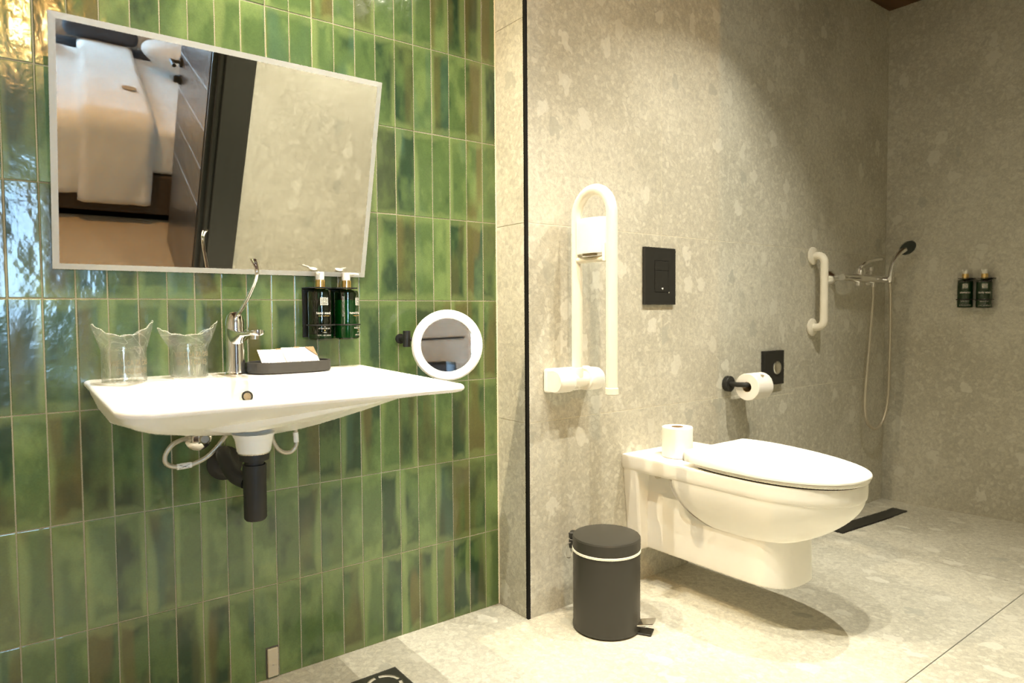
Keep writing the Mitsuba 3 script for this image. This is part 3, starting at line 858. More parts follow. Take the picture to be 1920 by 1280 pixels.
# ------------------------------------------------------------------ drinking glasses in film bags
def glass_and_bag(c, base, seed, lines, label_g, label_b, flip, rg, hb, hw):
    cx, cy = c
    gk = thing('drinking_glass', label_g, 'glass', None)
    r0, r1, h = rg - .005, rg - .002, .074
    obj('tumbler', lathe([(0, .001), (r0, .001), (r0 + .0008, .004), (r1, h - .002), (r1 - .0006, h), (r1 - .0020, h - .001), (r0 - .001, .012), (0, .010)], (cx, cy, base), 40), 'clear_glass', gk, smooth=30)
    bk = thing('film_bag', label_b, 'bag')
    n = 72
    a = np.arange(n) * 2 * PI / n
    loops = []
    rr = np.random.default_rng(seed)
    ph = rr.uniform(0, 6.28, 6)
    for t in np.linspace(0, 1, 26):
        z = base + .0012 + t * hb
        q = sstep(.62, 1.0, t)
        # from round to a flat fish-tail opening that runs along x
        rx = rg * (1 - q) + hw * q + .0
        ry = rg * (1 - q) + .010 * q
        e = 1.0 + .018 * (t > .03) * (np.sin(5 * a + ph[0] + 5 * t) + .8 * np.sin(9 * a + ph[1] - 7 * t) + .6 * np.sin(17 * a + ph[2] + 16 * t) + .5 * np.sin(27 * a + ph[3] - 25 * t)) * (.25 + .75 * q)
        x = rx * np.cos(a) * e
        y = ry * np.sin(a) * e
        zz_ = z + q ** 1.5 * (.030 * np.abs(np.cos(a)) ** 2.2 * np.where(np.cos(a) > 0, 1.0, .82 if not flip else .55) - .004)
        zz_ = zz_ + .0016 * np.sin(13 * a + 20 * t) * q
        loops.append(np.column_stack([cx + x + .006 * q * (1 if flip else -1) * 0, cy + y, zz_]))
    m = loft(loops, True, False)
    obj('film', m, 'film', bk, smooth=True)
    top = np.vstack([loops[-1], loops[-1][:1]])
    obj('hem', tube(top, .00055, 6, False), 'film_hem', bk, smooth=True)
    for (txt, hgt, z, phi, st) in lines:
        obj('print', round_text(txt, hgt, rg * 1.012, (cx, cy), base + z, phi, False, .0002, st), 'print_brown', bk)


view_phi = math.atan2(EYE[0] + 1.047, -(EYE[1] + .115)) + 0.0
glass_and_bag((-1.047, -.115), .7935, 4, [('VREĆICA ZA ČAŠU', .0115, .036, .30, .62), ('GLASS COVER', .0115, .019, .34, .62)],
              'clear drinking glass in a film bag at the left end of the washbasin', 'clear printed film bag over the glass at the left end of the washbasin', False, .0415, .100, .056)
glass_and_bag((-.915, -.082), .7945, 11, [('VREĆICA ZA ČAŠU', .0110, .046, .10, .62), ('GLASS COVER', .0110, .029, .02, .66)],
              'clear drinking glass in a film bag next to the tap', 'clear printed film bag over the glass next to the tap', True, .0385, .096, .062)

# ------------------------------------------------------------------ soap dispensers
def soap_bottle(c, z0, turn, lines, label, group_none, level, liquid, H=.128, R=.0315):
    b = thing('soap_dispenser', label, 'soap dispenser')
    cx, cy = c
    obj('bottle', lathe([(0, 0), (R - .004, 0), (R, .003), (R, H - .006), (R - .003, H - .001), (.0140, H + .001), (.0125, H + .004), (0, H + .004)], (cx, cy, z0), 40), 'bottle_glass', b, smooth=30)
    obj('soap', lathe([(0, .004), (R - .004, .004), (R - .0025, .007), (R - .0025, H * level), (0, H * level)], (cx, cy, z0), 36), liquid, b, smooth=30)
    obj('collar', lathe([(0, H + .002), (.0127, H + .002), (.0130, H + .004), (.0130, H + .0245), (.0126, H + .026), (0, H + .026)], (cx, cy, z0), 32), 'gold', b, smooth=30)
    d = np.array([math.sin(turn), -math.cos(turn), 0])
    head = lathe([(0, H + .0255), (.0108, H + .0255), (.0110, H + .027), (.0110, H + .0445), (.0102, H + .0465), (0, H + .0465)], (cx, cy, z0), 32)
    noz = tube([np.array([cx, cy, z0 + H + .0425]) + d * .004, np.array([cx, cy, z0 + H + .0430]) + d * .02, np.array([cx, cy, z0 + H + .0415]) + d * .034], [.0042, .0038, .0032], 14)
    obj('pump_head', cat(head, noz), 'white_plastic', b, smooth=35)
    for (txt, hgt, z, phi, mat, bold) in lines:
        obj('print', round_text(txt, hgt, R + .0003, c, z0 + z, phi, bold, .0002), mat, b + '__bottle')
    return b, c, R


def emblem(b, c, R, z0, z, phi, s=.0200):
    """Square emblem: a pale square outline filled with a grid of small letters."""
    ms = []
    def patch(u0, u1, w0, w1):
        n = 5
        top = []
        for u in np.linspace(u0, u1, n):
            a = phi + u / R
            for rr in (R + .0002, R + .0005):
                for w in (w0, w1):
                    top.append((c[0] + rr * math.sin(a), c[1] - rr * math.cos(a), z0 + z + w))
        v = np.array(top).reshape(n, 4, 3)
        f = []
        for i in range(n - 1):
            q = [0, 1, 3, 2]
            for k in range(4):
                a0, a1 = q[k], q[(k + 1) % 4]
                f += [(i * 4 + a0, i * 4 + a1, (i + 1) * 4 + a1), (i * 4 + a0, (i + 1) * 4 + a1, (i + 1) * 4 + a0)]
        f += [(0, 1, 3), (0, 3, 2), ((n - 1) * 4, (n - 1) * 4 + 3, (n - 1) * 4 + 1), ((n - 1) * 4, (n - 1) * 4 + 2, (n - 1) * 4 + 3)]
        return trimesh.Trimesh(v.reshape(-1, 3), f, process=False)
    h = s / 2
    t = .0012
    for q in ((-h, h, -h, -h + t), (-h, h, h - t, h), (-h, -h + t, -h, h), (h - t, h, -h, h)):
        ms.append(patch(*q))
    ms.append(patch(-h, h, -h, h))
    obj('emblem_field', ms[-1], 'emblem_grey', b + '__bottle')
    obj('emblem', cat(*ms[:-1]), 'print_white', b + '__bottle')
    for i, row in enumerate(('RIT', 'UAL', 'S...'[0:1] + '··'[0:0])):
        for j, ch in enumerate(row):
            obj('emblem_letter', round_text(ch, .0040, R + .0006, c, z0 + z + h - .0066 - i * .0057, phi + (-.0057 + j * .0057) / R, True, .0002), 'print_white', b + '__bottle')


scene_bsdf('cover_beige', {'type': 'twosided', 'b': {'type': 'diffuse', 'reflectance': rgb(0.52, 0.46, 0.33)}})
scene_bsdf('emblem_grey', {'type': 'twosided', 'b': {'type': 'diffuse', 'reflectance': rgb(0.30, 0.31, 0.27)}})


def bracket_holder(c, R, z0, H, label, axis='y', wall=0.0, cat_='holder'):
    """Black wire holder: back plate on the wall, plate round the neck, ring round the body."""
    h = thing('bottle_holder', label, 'holder')
    cx, cy = c
    if axis == 'y':
        obj('back_plate', box(cx - R - .003, cx - R * .1, wall - .0085, wall - .0042, z0 + .006, z0 + H + .004, .001), 'black_matte', h)
        pl_ = sbox(cx - R - .003, cy - .018, cx + R * .75, wall - .0042)
    else:
        obj('back_plate', box(wall - .0045, wall - .0005, cy - R * .6, cy + R * .6, z0 + .006, z0 + H + .004, .001), 'black_matte', h)
        pl_ = sbox(cx - .018, cy - R, wall - .0005, cy + R * .75)
    from shapely.geometry import Point
    pl_ = pl_.difference(Point(cx, cy).buffer(.0138, 24))
    if pl_.geom_type != 'Polygon':
        pl_ = max(pl_.geoms, key=lambda q: q.area)
    pm_ = trimesh.creation.extrude_polygon(pl_, .0030, engine='earcut')
    pm_.apply_translation([0, 0, z0 + H + .0042])
    obj('neck_plate', pm_, 'black_matte', h)
    a = np.linspace(0, 2 * PI, 48)
    ring = np.column_stack([cx + (R + .003) * np.cos(a), cy + (R + .003) * np.sin(a), np.full(48, z0 + .038)])
    obj('ring', tube(ring, .0018, 8, False), 'black_matte', h, smooth=40)
    return h


ZB = .8665
pv = 0.0
b1 = soap_bottle((-.5915, -.042), ZB, -.55, [('hand wash', .0056, .066, -.10, 'print_white', True), ('sweet rose & cedar', .0024, .0605, -.08, 'print_gold', False), ('THE', .0022, .0330, -.06, 'print_white', True),
                                               ('RITUAL OF JOY', .0030, .0280, -.06, 'print_white', True), ('refresh', .0022, .0185, -.06, 'print_white', False), ('10 FL. OZ. 300 ml', .0032, .0105, -.06, 'print_white', False)],
                 'dark green hand wash bottle with gold collar, left of the pair below the large mirror', None, .10, 'bottle_liquid_dark')
emblem(b1[0], b1[1], b1[2], ZB, .0985, -.06)
b2 = soap_bottle((-.5205, -.042), ZB, .95, [('hand & body', .0056, .066, .55, 'print_white', True), ('sweet rose & cedar', .0024, .0605, .62, 'print_gold', False), ('THE', .0022, .0330, .72, 'print_white', True),
                                             ('RITUAL OF JOY', .0030, .0280, .72, 'print_white', True), ('refresh', .0022, .0185, .72, 'print_white', False), ('10 FL. OZ.', .0032, .0100, .66, 'print_white', False)],
                 'bright green hand lotion bottle with gold collar, right of the pair below the large mirror', None, .80, 'bottle_liquid')
emblem(b2[0], b2[1], b2[2], ZB, .0985, .72)
for (bb, cc_, R_), ph_ in ((b1, -.06), (b2, .72)):
    dm = lathe([(0, 0), (.0016, 0), (.0016, .0004), (0, .0004)], (0, 0, 0), 16, 'y')
    dm.apply_transform(trimesh.transformations.rotation_matrix(ph_, [0, 0, 1]))
    dm.apply_translation([cc_[0] + (R_ + .0003) * math.sin(ph_), cc_[1] - (R_ + .0003) * math.cos(ph_), ZB + .0245])
    obj('print_dot', dm, 'print_gold', bb + '__bottle')
# small vertical print of the right bottle
for k_, txt in enumerate(('INGREDIENTS AQUA GLYCERIN PARFUM CITRUS', 'LIMONENE LINALOOL CITRIC ACID')):
    m = meshkit.text_mesh(txt, .0022, .0002)
    v = m.vertices.copy()
    a = -.62 - (k_ * .0036) / (.0315 + .0003) + v[:, 1] / (.0315 + .0003)
    m.vertices = np.column_stack([-.5205 + ((.0315 + .0003) + v[:, 2]) * np.sin(a), -.042 - ((.0315 + .0003) + v[:, 2]) * np.cos(a), ZB + .112 - v[:, 0]])
    m.invert()
    obj('side_print', m, 'print_white', b2[0] + '__bottle')
bracket_holder((-.5915, -.042), .0315, ZB, .128, 'black wall holder round the dark green hand wash bottle', 'y', 0.0)
bracket_holder((-.5205, -.042), .0315, ZB, .128, 'black wall holder round the bright green hand lotion bottle', 'y', 0.0)

# shower bottles on the right wall; turned to face -x
for k_, (cy_, zb_, txt, lab) in enumerate(((-.520, .940, 'shampoo', 'dark green shampoo bottle with gold collar, left of the pair on the shower wall'), (-.596, .938, 'body wash', 'dark green body wash bottle with gold collar, right of the pair on the shower wall'))):
    cx_ = XR - .042
    bb = soap_bottle((cx_, cy_), zb_, -PI / 2 + .0, [(txt, .0072, .066, -PI / 2 + .35, 'print_white', True), ('RITUAL OF JOY', .0034, .028, -PI / 2 + .35, 'print_white', True), ('10 FL. OZ. 300 ml', .0042, .010, -PI / 2 + .35, 'print_white', False)], lab, None, .9, 'bottle_liquid_dark')
    emblem(bb[0], bb[1], bb[2], zb_, .0985, -PI / 2 + .35)
    bracket_holder((cx_, cy_), .0315, zb_, .128, ['black wall holder of the left bottle on the shower wall', 'black wall holder of the right bottle on the shower wall'][k_], 'x', XR)

# ------------------------------------------------------------------ round magnifying mirror
rm = thing('round_mirror', 'round shaving mirror with a broad white ring on a black wall arm', 'mirror')
RMC = np.array([-.264, -.130, .844])
RAZ, REL = math.radians(-26.0), math.radians(3.6)
rn = np.array([math.sin(RAZ) * math.cos(REL), -math.cos(RAZ) * math.cos(REL), math.sin(REL)])


def rm_place(m):
    m = m.copy()
    m.apply_transform(trimesh.transformations.rotation_matrix(-REL, [1, 0, 0]))
    m.apply_transform(trimesh.transformations.rotation_matrix(RAZ, [0, 0, 1]))
    m.apply_translation(RMC)
    return m


RO_, RI_ = .0985, .0735
obj('ring', rm_place(lathe([(RI_, .004), (RI_, .0075), (RI_ + .002, .0085), (RO_ - .004, .0085), (RO_, .005), (RO_, -.010), (RO_ - .004, -.013), (0, -.013), (0, .0035), (RI_, .004)], (0, 0, 0), 64, 'y')), 'white_plastic', rm, smooth=30)
obj('glass', rm_place(lathe([(0, .0045), (RI_ - .0005, .0045), (RI_ - .0005, .0060), (0, .0060)], (0, 0, 0), 64, 'y')), 'mirror_silver', rm)
obj('wall_plate', lathe([(0, 0), (.014, 0), (.014, .007), (0, .007)], (-.345, -.0042, .861), 28, 'y'), 'black_matte', rm, smooth=35)
obj('pivot', cat(lathe([(0, .839), (.0105, .839), (.0105, .8605), (.0098, .861), (.0105, .8615), (.0105, .884), (0, .884)], (-.345, -.046, 0), 28), tube([(-.345, -.010, .861), (-.345, -.04, .861)], .007, 14)), 'black_matte', rm, smooth=35)
obj('arm', tube(spline([(-.340, -.048, .861), (-.318, -.070, .858), (-.290, -.096, .850), (-.272, -.112, .846)], 16), .0055, 12), 'black_matte', rm, smooth=40)

# ------------------------------------------------------------------ box near the floor
bx = thing('outlet_cover', 'small upright beige cover box with a screw low on the green tiles', 'cover box')
obj('cover', box(-.7350, -.7085, -.0105, -.004, .006, .079, .0012), 'cover_beige', bx)
obj('gap', box(-.7385, -.7065, -.0050, -.0038, .003, .083), 'dark_joint', bx)
obj('screw', lathe([(0, 0), (.0028, 0), (.0028, .001), (0, .0012)], (-.7215, -.0105, .037), 16, 'y'), 'brushed_steel', bx)

# ------------------------------------------------------------------ floor drain and shower drain
fd = thing('floor_drain', 'square dark floor drain with a round slot near the green tiles', 'drain')
fx0, fx1, fy0, fy1 = -.573, -.449, -.275, -.150
obj('frame', cat(*[box(*q, -0.002, .0016, .0004) for q in ((fx0, fx1, fy0, fy0 + .003), (fx0, fx1, fy1 - .003, fy1), (fx0, fx0 + .003, fy0, fy1), (fx1 - .003, fx1, fy0, fy1))]), 'tray_grey', fd)
plate = Polygon([(fx0 + .003, fy0 + .003), (fx1 - .003, fy0 + .003), (fx1 - .003, fy1 - .003), (fx0 + .003, fy1 - .003)])
fc = ((fx0 + fx1) / 2, (fy0 + fy1) / 2)
for k_ in range(4):
    a = np.linspace(k_ * PI / 2 + .10, (k_ + 1) * PI / 2 - .10, 16)
    arc = Polygon([(fc[0] + .046 * math.cos(t), fc[1] + .046 * math.sin(t)) for t in a] + [(fc[0] + .037 * math.cos(t), fc[1] + .037 * math.sin(t)) for t in a[::-1]])
    plate = plate.difference(arc)
pm = trimesh.creation.extrude_polygon(plate, .003, engine='earcut')
pm.apply_translation([0, 0, -.0018])
obj('cover', pm, 'bin_black', fd)
obj('slot', box(fx0 + .004, fx1 - .004, fy0 + .004, fy1 - .004, -.0016, -.0008), 'black_gap', fd)
for k_ in range(4):
    a = np.linspace(k_ * PI / 2 + .12, (k_ + 1) * PI / 2 - .12, 14)
    obj('slot_lip', tube([(fc[0] + .0465 * math.cos(t), fc[1] + .0465 * math.sin(t), .0012) for t in a], .0009, 6), 'brushed_steel', fd, smooth=40)
ld = thing('linear_drain', 'long black shower drain on the floor at the foot of the shower wall', 'drain')


def on_floor(x0, x1, y0, y1, z0, z1, b=0.0):
    n = 12
    xsn = np.linspace(x0, x1, n)
    loops = []
    for x in xsn:
        q = np.array([(y0, z0), (y1, z0), (y1, z1 - b), (y1 - b, z1), (y0 + b, z1), (y0, z1 - b)])
        loops.append(np.column_stack([np.full(6, x), q[:, 0], q[:, 1] + float(floor_z(x, -.31))]))
    m = loft(loops)
    m.fix_normals()
    return m


obj('cover', on_floor(1.535, 2.150, -.338, -.270, -.012, .007, .002), 'black_matte', ld)
obj('edge', on_floor(1.532, 2.153, -.341, -.267, -.012, .0012, .0003), 'black_gap', ld)

# ------------------------------------------------------------------ pedal bin
pb = thing('pedal_bin', 'black round pedal bin with a white liner edge standing on the floor', 'bin')
bxc, byc, br = .159, -.325, .099
obj('body', lathe([(0, .002), (br - .003, .002), (br + .0015, .005), (br + .0015, .012), (br, .015), (br, .232), (br - .002, .234), (0, .234)], (bxc, byc, 0), 64), 'bin_black', pb, smooth=30)
obj('liner', lathe([(br - .001, .231), (br + .0022, .2315), (br + .0022, .2375), (br - .001, .239), (0, .239)], (bxc, byc, 0), 64), 'print_white', pb, smooth=30)
obj('lid', lathe([(0, .239), (br - .001, .239), (br + .0012, .2405), (br + .0012, .270), (br - .001, .2745), (br - .007, .277), (br * .5, .2795), (0, .2805)], (bxc, byc, 0), 64), 'bin_black', pb, smooth=24)
pdir = np.array([.50, -.866])
pdn = pdir / np.linalg.norm(pdir)
pang = math.atan2(pdn[1], pdn[0])


def pb_place(m):
    m = m.copy()
    m.apply_transform(trimesh.transformations.rotation_matrix(pang, [0, 0, 1]))
    m.apply_translation([bxc, byc, 0])
    return m


ped = box(br - .004, br + .046, -.023, .023, 0, .005, .0014)
ped.apply_transform(trimesh.transformations.rotation_matrix(-.22, [0, 1, 0], [br, 0, 0]))
ped.apply_translation([0, 0, .024])
pedlip = box(br + .030, br + .036, -.0215, .0215, .019, .037, .001)
obj('pedal', pb_place(cat(ped, tube([(br - .01, -.012, .02), (br + .02, -.012, .022)], .0025, 8))), 'chrome', pb, label='chrome foot pedal')
obj('foot', pb_place(box(br - .012, br + .038, -.022, .022, .0015, .0055, .001)), 'black_matte', pb)
obj('hinge', pb_place(cat(box(-br - .013, -br + .002, -.016, .016, .225, .252, .002), box(-br - .014, -br + .002, -.014, .014, .254, .272, .002))), 'black_matte', pb)
wire = [(-br - .006, -.018, .244), (-br - .014, -.024, .238), (-br - .020, -.026, .210), (-br - .016, -.020, .196), (-br - .012, 0, .192), (-br - .016, .020, .196), (-br - .020, .026, .210), (-br - .014, .024, .238), (-br - .006, .018, .244)]
obj('carry_wire', pb_place(tube(spline(wire, 40), .0014, 8)), 'chrome', pb, smooth=40)

# ------------------------------------------------------------------ toilet
wc = thing('toilet', 'white wall-hung toilet with closed lid on the pebbled stone wall', 'toilet')
WX = .588
TIP = -.862


def wc_outline(hw, ytip, yb, yst, n=40, p=2.2):
    """Plan: straight sides from the back yb to yst, then a super-elliptic front to ytip."""
    a = np.linspace(0, PI, n)
    fr_ = []
    for t in a:
        c_, s_ = math.cos(t), math.sin(t)
        x = hw * math.copysign(abs(c_) ** (2 / p), c_)
        y = yst - (yst - ytip) * abs(s_) ** (2 / p)
        fr_.append((WX + x, y))
    right = [(WX + hw, y) for y in np.linspace(yb, yst, 12)[:-1]]
    left = [(WX - hw, y) for y in np.linspace(yst, yb, 12)[1:]]
    back = [(x, yb) for x in np.linspace(WX - hw, WX + hw, 8)[1:-1]]
    return np.array(right + fr_ + left + back)


YB = YS - .0005
# rim block: full length slab, the bowl below its front, a narrow trunk along the middle
rimL = [at_z(wc_outline(hw, yt, YB, -.60), z) for hw, yt, z in ((.168, -.848, .448), (.1745, -.856, .453), (.1785, -.860, .4545), (.1800, -.862, .452), (.1805, -.863, .446), (.1800, -.863, .425), (.1780, -.861, .411), (.1740, -.856, .404))]
bowl = []
for t in np.linspace(0, 1, 15):
    z = .405 - t * .145
    k_ = (1 - .985 * t ** 1.6) ** .8
    hw = .106 + (.1745 - .106) * k_
    yt = -.672 - (.857 - .672) * k_
    yb = -.35 - .19 * (1 - math.sqrt(max(0, 1 - t * t * .98)))
    bowl.append(at_z(wc_outline(hw, yt, yb, -.60 + .02 * t), z))
rb = loft([at_z(wc_outline(.150, -.83, YB, -.60), .4535)] + rimL[1:] + [at_z(wc_outline(.12, -.80, YB, -.60), .404)])
rb.fix_normals()
obj('rim', rb, 'ceramic', wc, smooth=35)
bw2 = loft(bowl)
bw2.fix_normals()
obj('bowl', bw2, 'ceramic', wc, smooth=40)
trunk = []
for t in np.linspace(0, 1, 10):
    z = .40 - t * (.40 - .139)
    hw = .112 + .006 * math.sin(t * PI)
    yt = -.690 - .012 * t
    trunk.append(at_z(wc_outline(hw, yt, YB, -.58, p=2.6), z + 0))
tb = [at_z(wc_outline(.112 - d, -.700 + d, YB, -.58, p=2.6), z) for d, z in ((.003, .134), (.010, .131))]
tk = loft(trunk + tb)
tk.fix_normals()
obj('trunk', tk, 'ceramic', wc, smooth=40)
# flange against the wall, sloping in towards its foot
fl = []
for z, hw, y in ((.4535, .1755, -.205), (.445, .1765, -.210), (.40, .1745, -.212), (.30, .165, -.210), (.20, .155, -.208), (.137, .149, -.204), (.131, .146, -.200)):
    fl.append(at_z(rrect(WX - hw, WX + hw, y, YB, [.010, .010, .002, .002], 6), z))
fm = loft(fl)
fm.fix_normals()
obj('wall_flange', fm, 'ceramic', wc, smooth=40)
obj('trap_bulge', lathe([(0, .110), (.030, .112), (.048, .119), (.056, .129), (.056, .150), (0, .150)], (WX, -.60, 0), 36), 'ceramic', wc, smooth=40)
# seat and lid


def lid_outline(hw, ytip, yb, n=44, p=2.25):
    yst = -.60
    a = np.linspace(0, PI, n)
    fr_ = [(WX + hw * math.copysign(abs(math.cos(t)) ** (2 / p), math.cos(t)), yst - (yst - ytip) * math.sin(t) ** (2 / p)) for t in a]
    s = np.linspace(0, 1, 12)
    left = [(WX - hw + .022 * q ** 2.5, yst + (yb - yst) * q) for q in s[1:]]
    right = [(WX + hw - .022 * q ** 2.5, yst + (yb - yst) * q) for q in s[::-1][:-1]]
    back = [(x, yb) for x in np.linspace(WX - hw + .022, WX + hw - .022, 12)[1:-1]]
    return np.array(right + fr_ + left + back)


def lid_z(y, z):
    return z + .021 * sstep(-.80, -.40, y)


seat = []
for d, z in ((.010, .4575), (.002, .4585), (.000, .461), (.001, .4665), (.006, .468)):
    seat.append(at_z(lid_outline(.178 - d, -.868 + d, -.43), z))
sm = loft(seat)
sm.fix_normals()
obj('seat', sm, 'white_plastic', wc, smooth=35)
obj('seat_buffer_gap', loft([at_z(lid_outline(.168, -.855, -.44), .4535), at_z(lid_outline(.168, -.855, -.44), .4577)]), 'tray_grey', wc)
lidl = []
for d, z, dome in ((.008, .4692, 0), (.001, .4692, 0), (-.0035, .470, 0), (-.004, .4745, .1), (-.0025, .479, .5), (.003, .4825, .9), (.012, .4850, 1), (.04, .4880, 1), (.09, .4905, 1), (.14, .4915, 1)):
    l = lid_outline(.182 - d, -.868 + d * 1.0, -.392 - max(d, 0) * .35)
    zz_ = np.where(True, z, 0) + dome * .018 * sstep(-.86, -.42, l[:, 1])
    lidl.append(np.column_stack([l, zz_]))
lm = loft(lidl)
lm.fix_normals()
obj('lid', lm, 'white_plastic', wc, smooth=40)
for s in (-1, 1):
    obj('lid_hinge', lathe([(0, -.016), (.011, -.016), (.011, .016), (0, .016)], (WX + s * .07, -.392, .468), 20, 'x'), 'white_plastic', wc, smooth=40)
obj('fixing_bolt', cat(lathe([(0, 0), (.011, 0), (.011, .006), (.007, .008), (.007, .014), (0, .014)], (WX - .112, -.262, .392), 14, 'x'), lathe([(0, 0), (.010, 0), (.010, .012), (0, .012)], (WX - .132, -.262, .392), 8, 'x')), 'brushed_steel', wc, label='metal fixing bolt in the side')
obj('maker_mark', cat(box(WX - .1775, WX - .1755, -.188, -.174, .4365, .4385), box(WX - .1775, WX - .1755, -.192, -.186, .434, .4362)), 'tray_grey', wc, label='tiny dark mark on the side')


# ------------------------------------------------------------------ toilet paper
def paper_roll(name, label, c, axis, r, w, hole):
    k = thing(name, label, 'toilet paper')
    obj('sheet_roll', lathe([(hole, -w / 2), (r - .0015, -w / 2), (r, -w / 2 + .002), (r, w / 2 - .002), (r - .0015, w / 2), (hole, w / 2), (hole, -w / 2)], c, 56, axis), 'paper', k, smooth=35)
    obj('core', lathe([(hole - .0012, -w / 2 + .0005), (hole + .0003, -w / 2 + .0005), (hole + .0003, w / 2 - .0005), (hole - .0012, w / 2 - .0005), (hole - .0012, -w / 2 + .0005)], c, 40, axis), 'cardboard', k, smooth=35)
    return k


RC = (.522, -.292, .4548 + .049)
r1 = paper_roll('toilet_roll', 'upright toilet paper roll standing on the back of the toilet', RC, 'z', .0500, .098, .0195)
fa = np.linspace(-.25, .10, 8)
flap = []
for z in (RC[2] - .047, RC[2] + .047):
    flap.append(np.array([(RC[0] + (.0505 + .006 * ((t + .25) / .35) ** 2) * math.cos(t), RC[1] + (.0505 + .006 * ((t + .25) / .35) ** 2) * math.sin(t), z) for t in fa] + [(RC[0] + (.0501 + .0058 * ((t + .25) / .35) ** 2) * math.cos(t), RC[1] + (.0501 + .0058 * ((t + .25) / .35) ** 2) * math.sin(t), z) for t in fa[::-1]]))
fp = loft(flap)
fp.fix_normals()
obj('loose_end', fp, 'paper', r1)
st = lathe([(0, 0), (.0065, 0), (.0065, .0006), (0, .0006)], (0, 0, 0), 20, 'y')
st.apply_transform(trimesh.transformations.rotation_matrix(PI / 2 - .42, [0, 0, 1]))
st.apply_translation([RC[0] + .0500 * math.cos(-.42), RC[1] + .0500 * math.sin(-.42), RC[2] - .004])
obj('sticker', st, 'print_brown', r1, label='small round brown sticker')
HC = (1.046, -.236, .6445)
r2 = paper_roll('toilet_roll', 'toilet paper roll hanging on the black holder on the stone wall', HC, 'x', .0515, .098, .0195)
for k_, (xx, an) in enumerate(((1.047, .62), (1.056, .55), (1.05, .70))):
    sb = box(xx - .008, xx + .008, -.0025, .0025, -.0003, .0004)
    sb.apply_transform(trimesh.transformations.rotation_matrix(.5 if k_ != 1 else -.5, [0, 0, 1], [xx, 0, 0]))
    sb.apply_transform(trimesh.transformations.rotation_matrix(an, [1, 0, 0]))
    sb.apply_translation([0, HC[1] - .0517 * math.sin(an), HC[2] + .0517 * math.cos(an)])
    obj('glue_mark', sb, 'print_brown', r2)
rh = thing('roll_holder', 'black wall holder carrying the toilet paper roll', 'holder')
obj('flange', lathe([(0, 0), (.029, 0), (.030, .002), (.030, .018), (.028, .020), (0, .020)], (.989, YS - .0005, .652), 36, 'y'), 'black_matte', rh, smooth=35)
obj('arm', tube(spline([(.987, YS - .015, .652), (.986, YS - .045, .652), (.985, -.222, .653), (.988, -.234, .6535), (.998, -.238, .6535), (1.03, -.238, .6535), (1.11, -.238, .6535)], 50), .0095, 16), 'black_matte', rh, smooth=40)

# ------------------------------------------------------------------ flush plate and alarm button plate
fp_ = thing('flush_plate', 'black rectangular flush plate on the stone wall above the toilet', 'flush plate')
px0, px1, pz0, pz1 = .507, .670, .957, 1.155
obj('frame', box(px0, px1, YS - .012, YS - .0005, pz0, pz1, .0015), 'black_matte', fp_)
gx0, gx1 = px0 + .32 * (px1 - px0), px0 + .745 * (px1 - px0)
gz0, gz1, gzm = pz0 + .225 * (pz1 - pz0), pz0 + .765 * (pz1 - pz0), pz0 + .60 * (pz1 - pz0)
obj('button_gap', box(gx0 - .0018, gx1 + .0018, YS - .0122, YS - .0119, gz0 - .0018, gz1 + .0018), 'black_gap', fp_)
obj('flush_button', box(gx0, gx1, YS - .0135, YS - .0120, gz0, gzm - .0006, .0006), 'black_matte', fp_)
obj('flush_button', box(gx0, gx1, YS - .0135, YS - .0120, gzm + .0006, gz1, .0006), 'black_matte', fp_)
ht = np.linspace(0, 2 * PI, 30)
hp = Polygon(np.column_stack([16 * np.sin(ht) ** 3, 13 * np.cos(ht) - 5 * np.cos(2 * ht) - 2 * np.cos(3 * ht) - np.cos(4 * ht)]) * .00026)
hm = trimesh.creation.extrude_polygon(hp.buffer(0), .0003, engine='earcut')
hm.vertices = np.column_stack([gx0 + .038 + hm.vertices[:, 0], YS - .0136 - hm.vertices[:, 2], gz0 + .0115 + hm.vertices[:, 1]])
hm.fix_normals()
obj('heart_mark', hm, 'print_white', fp_)
obj('led', lathe([(0, 0), (.0022, 0), (.0022, .0008), (0, .001)], (gx1 + .004, YS - .0121, gz0 - .002), 14, 'y'), 'emblem_grey', fp_)
ap = thing('button_plate', 'black square wall plate with a round chrome button above the access panel', 'wall plate')
obj('plate', box(1.222, 1.363, YS - .018, YS - .0005, .628, .768, .001), 'black_matte', ap)
obj('button', lathe([(0, 0), (.0275, 0), (.0275, .003), (.024, .007), (.012, .009), (0, .0095)], (1.308, YS - .018, .697), 36, 'y'), 'chrome', ap, smooth=40)

# ------------------------------------------------------------------ fold-up grab bar
gb = thing('fold_up_grab_bar', 'white fold-up grab bar standing upright on the stone wall left of the flush plate', 'grab bar')
GXC, gy0, gy1, gr = .155, -.205, -.352, .0168
gm, gR = (gy0 + gy1) / 2, (gy0 - gy1) / 2
zt = 1.219
path = [(GXC, gy0, z) for z in np.linspace(.735, zt, 14)]
path += [(GXC, gm + gR * math.cos(a), zt + gR * math.sin(a)) for a in np.linspace(0, PI, 22)[1:-1]]
path += [(GXC, gy1, z) for z in np.linspace(zt, .712, 14)]
obj('rail', tube(path, gr, 24), 'cream_tube', gb, smooth=40)
obj('end_cap', lathe([(0, .693), (.0178, .693), (.0192, .695), (.0192, .712), (.0180, .7135), (0, .7135)], (GXC, gy1, 0), 32), 'cream_tube', gb, smooth=30)
obj('wall_plate', rbox(.062, .249, YS - .022, YS - .0005, .688, .762, .008), 'white_plastic', gb, smooth=35)


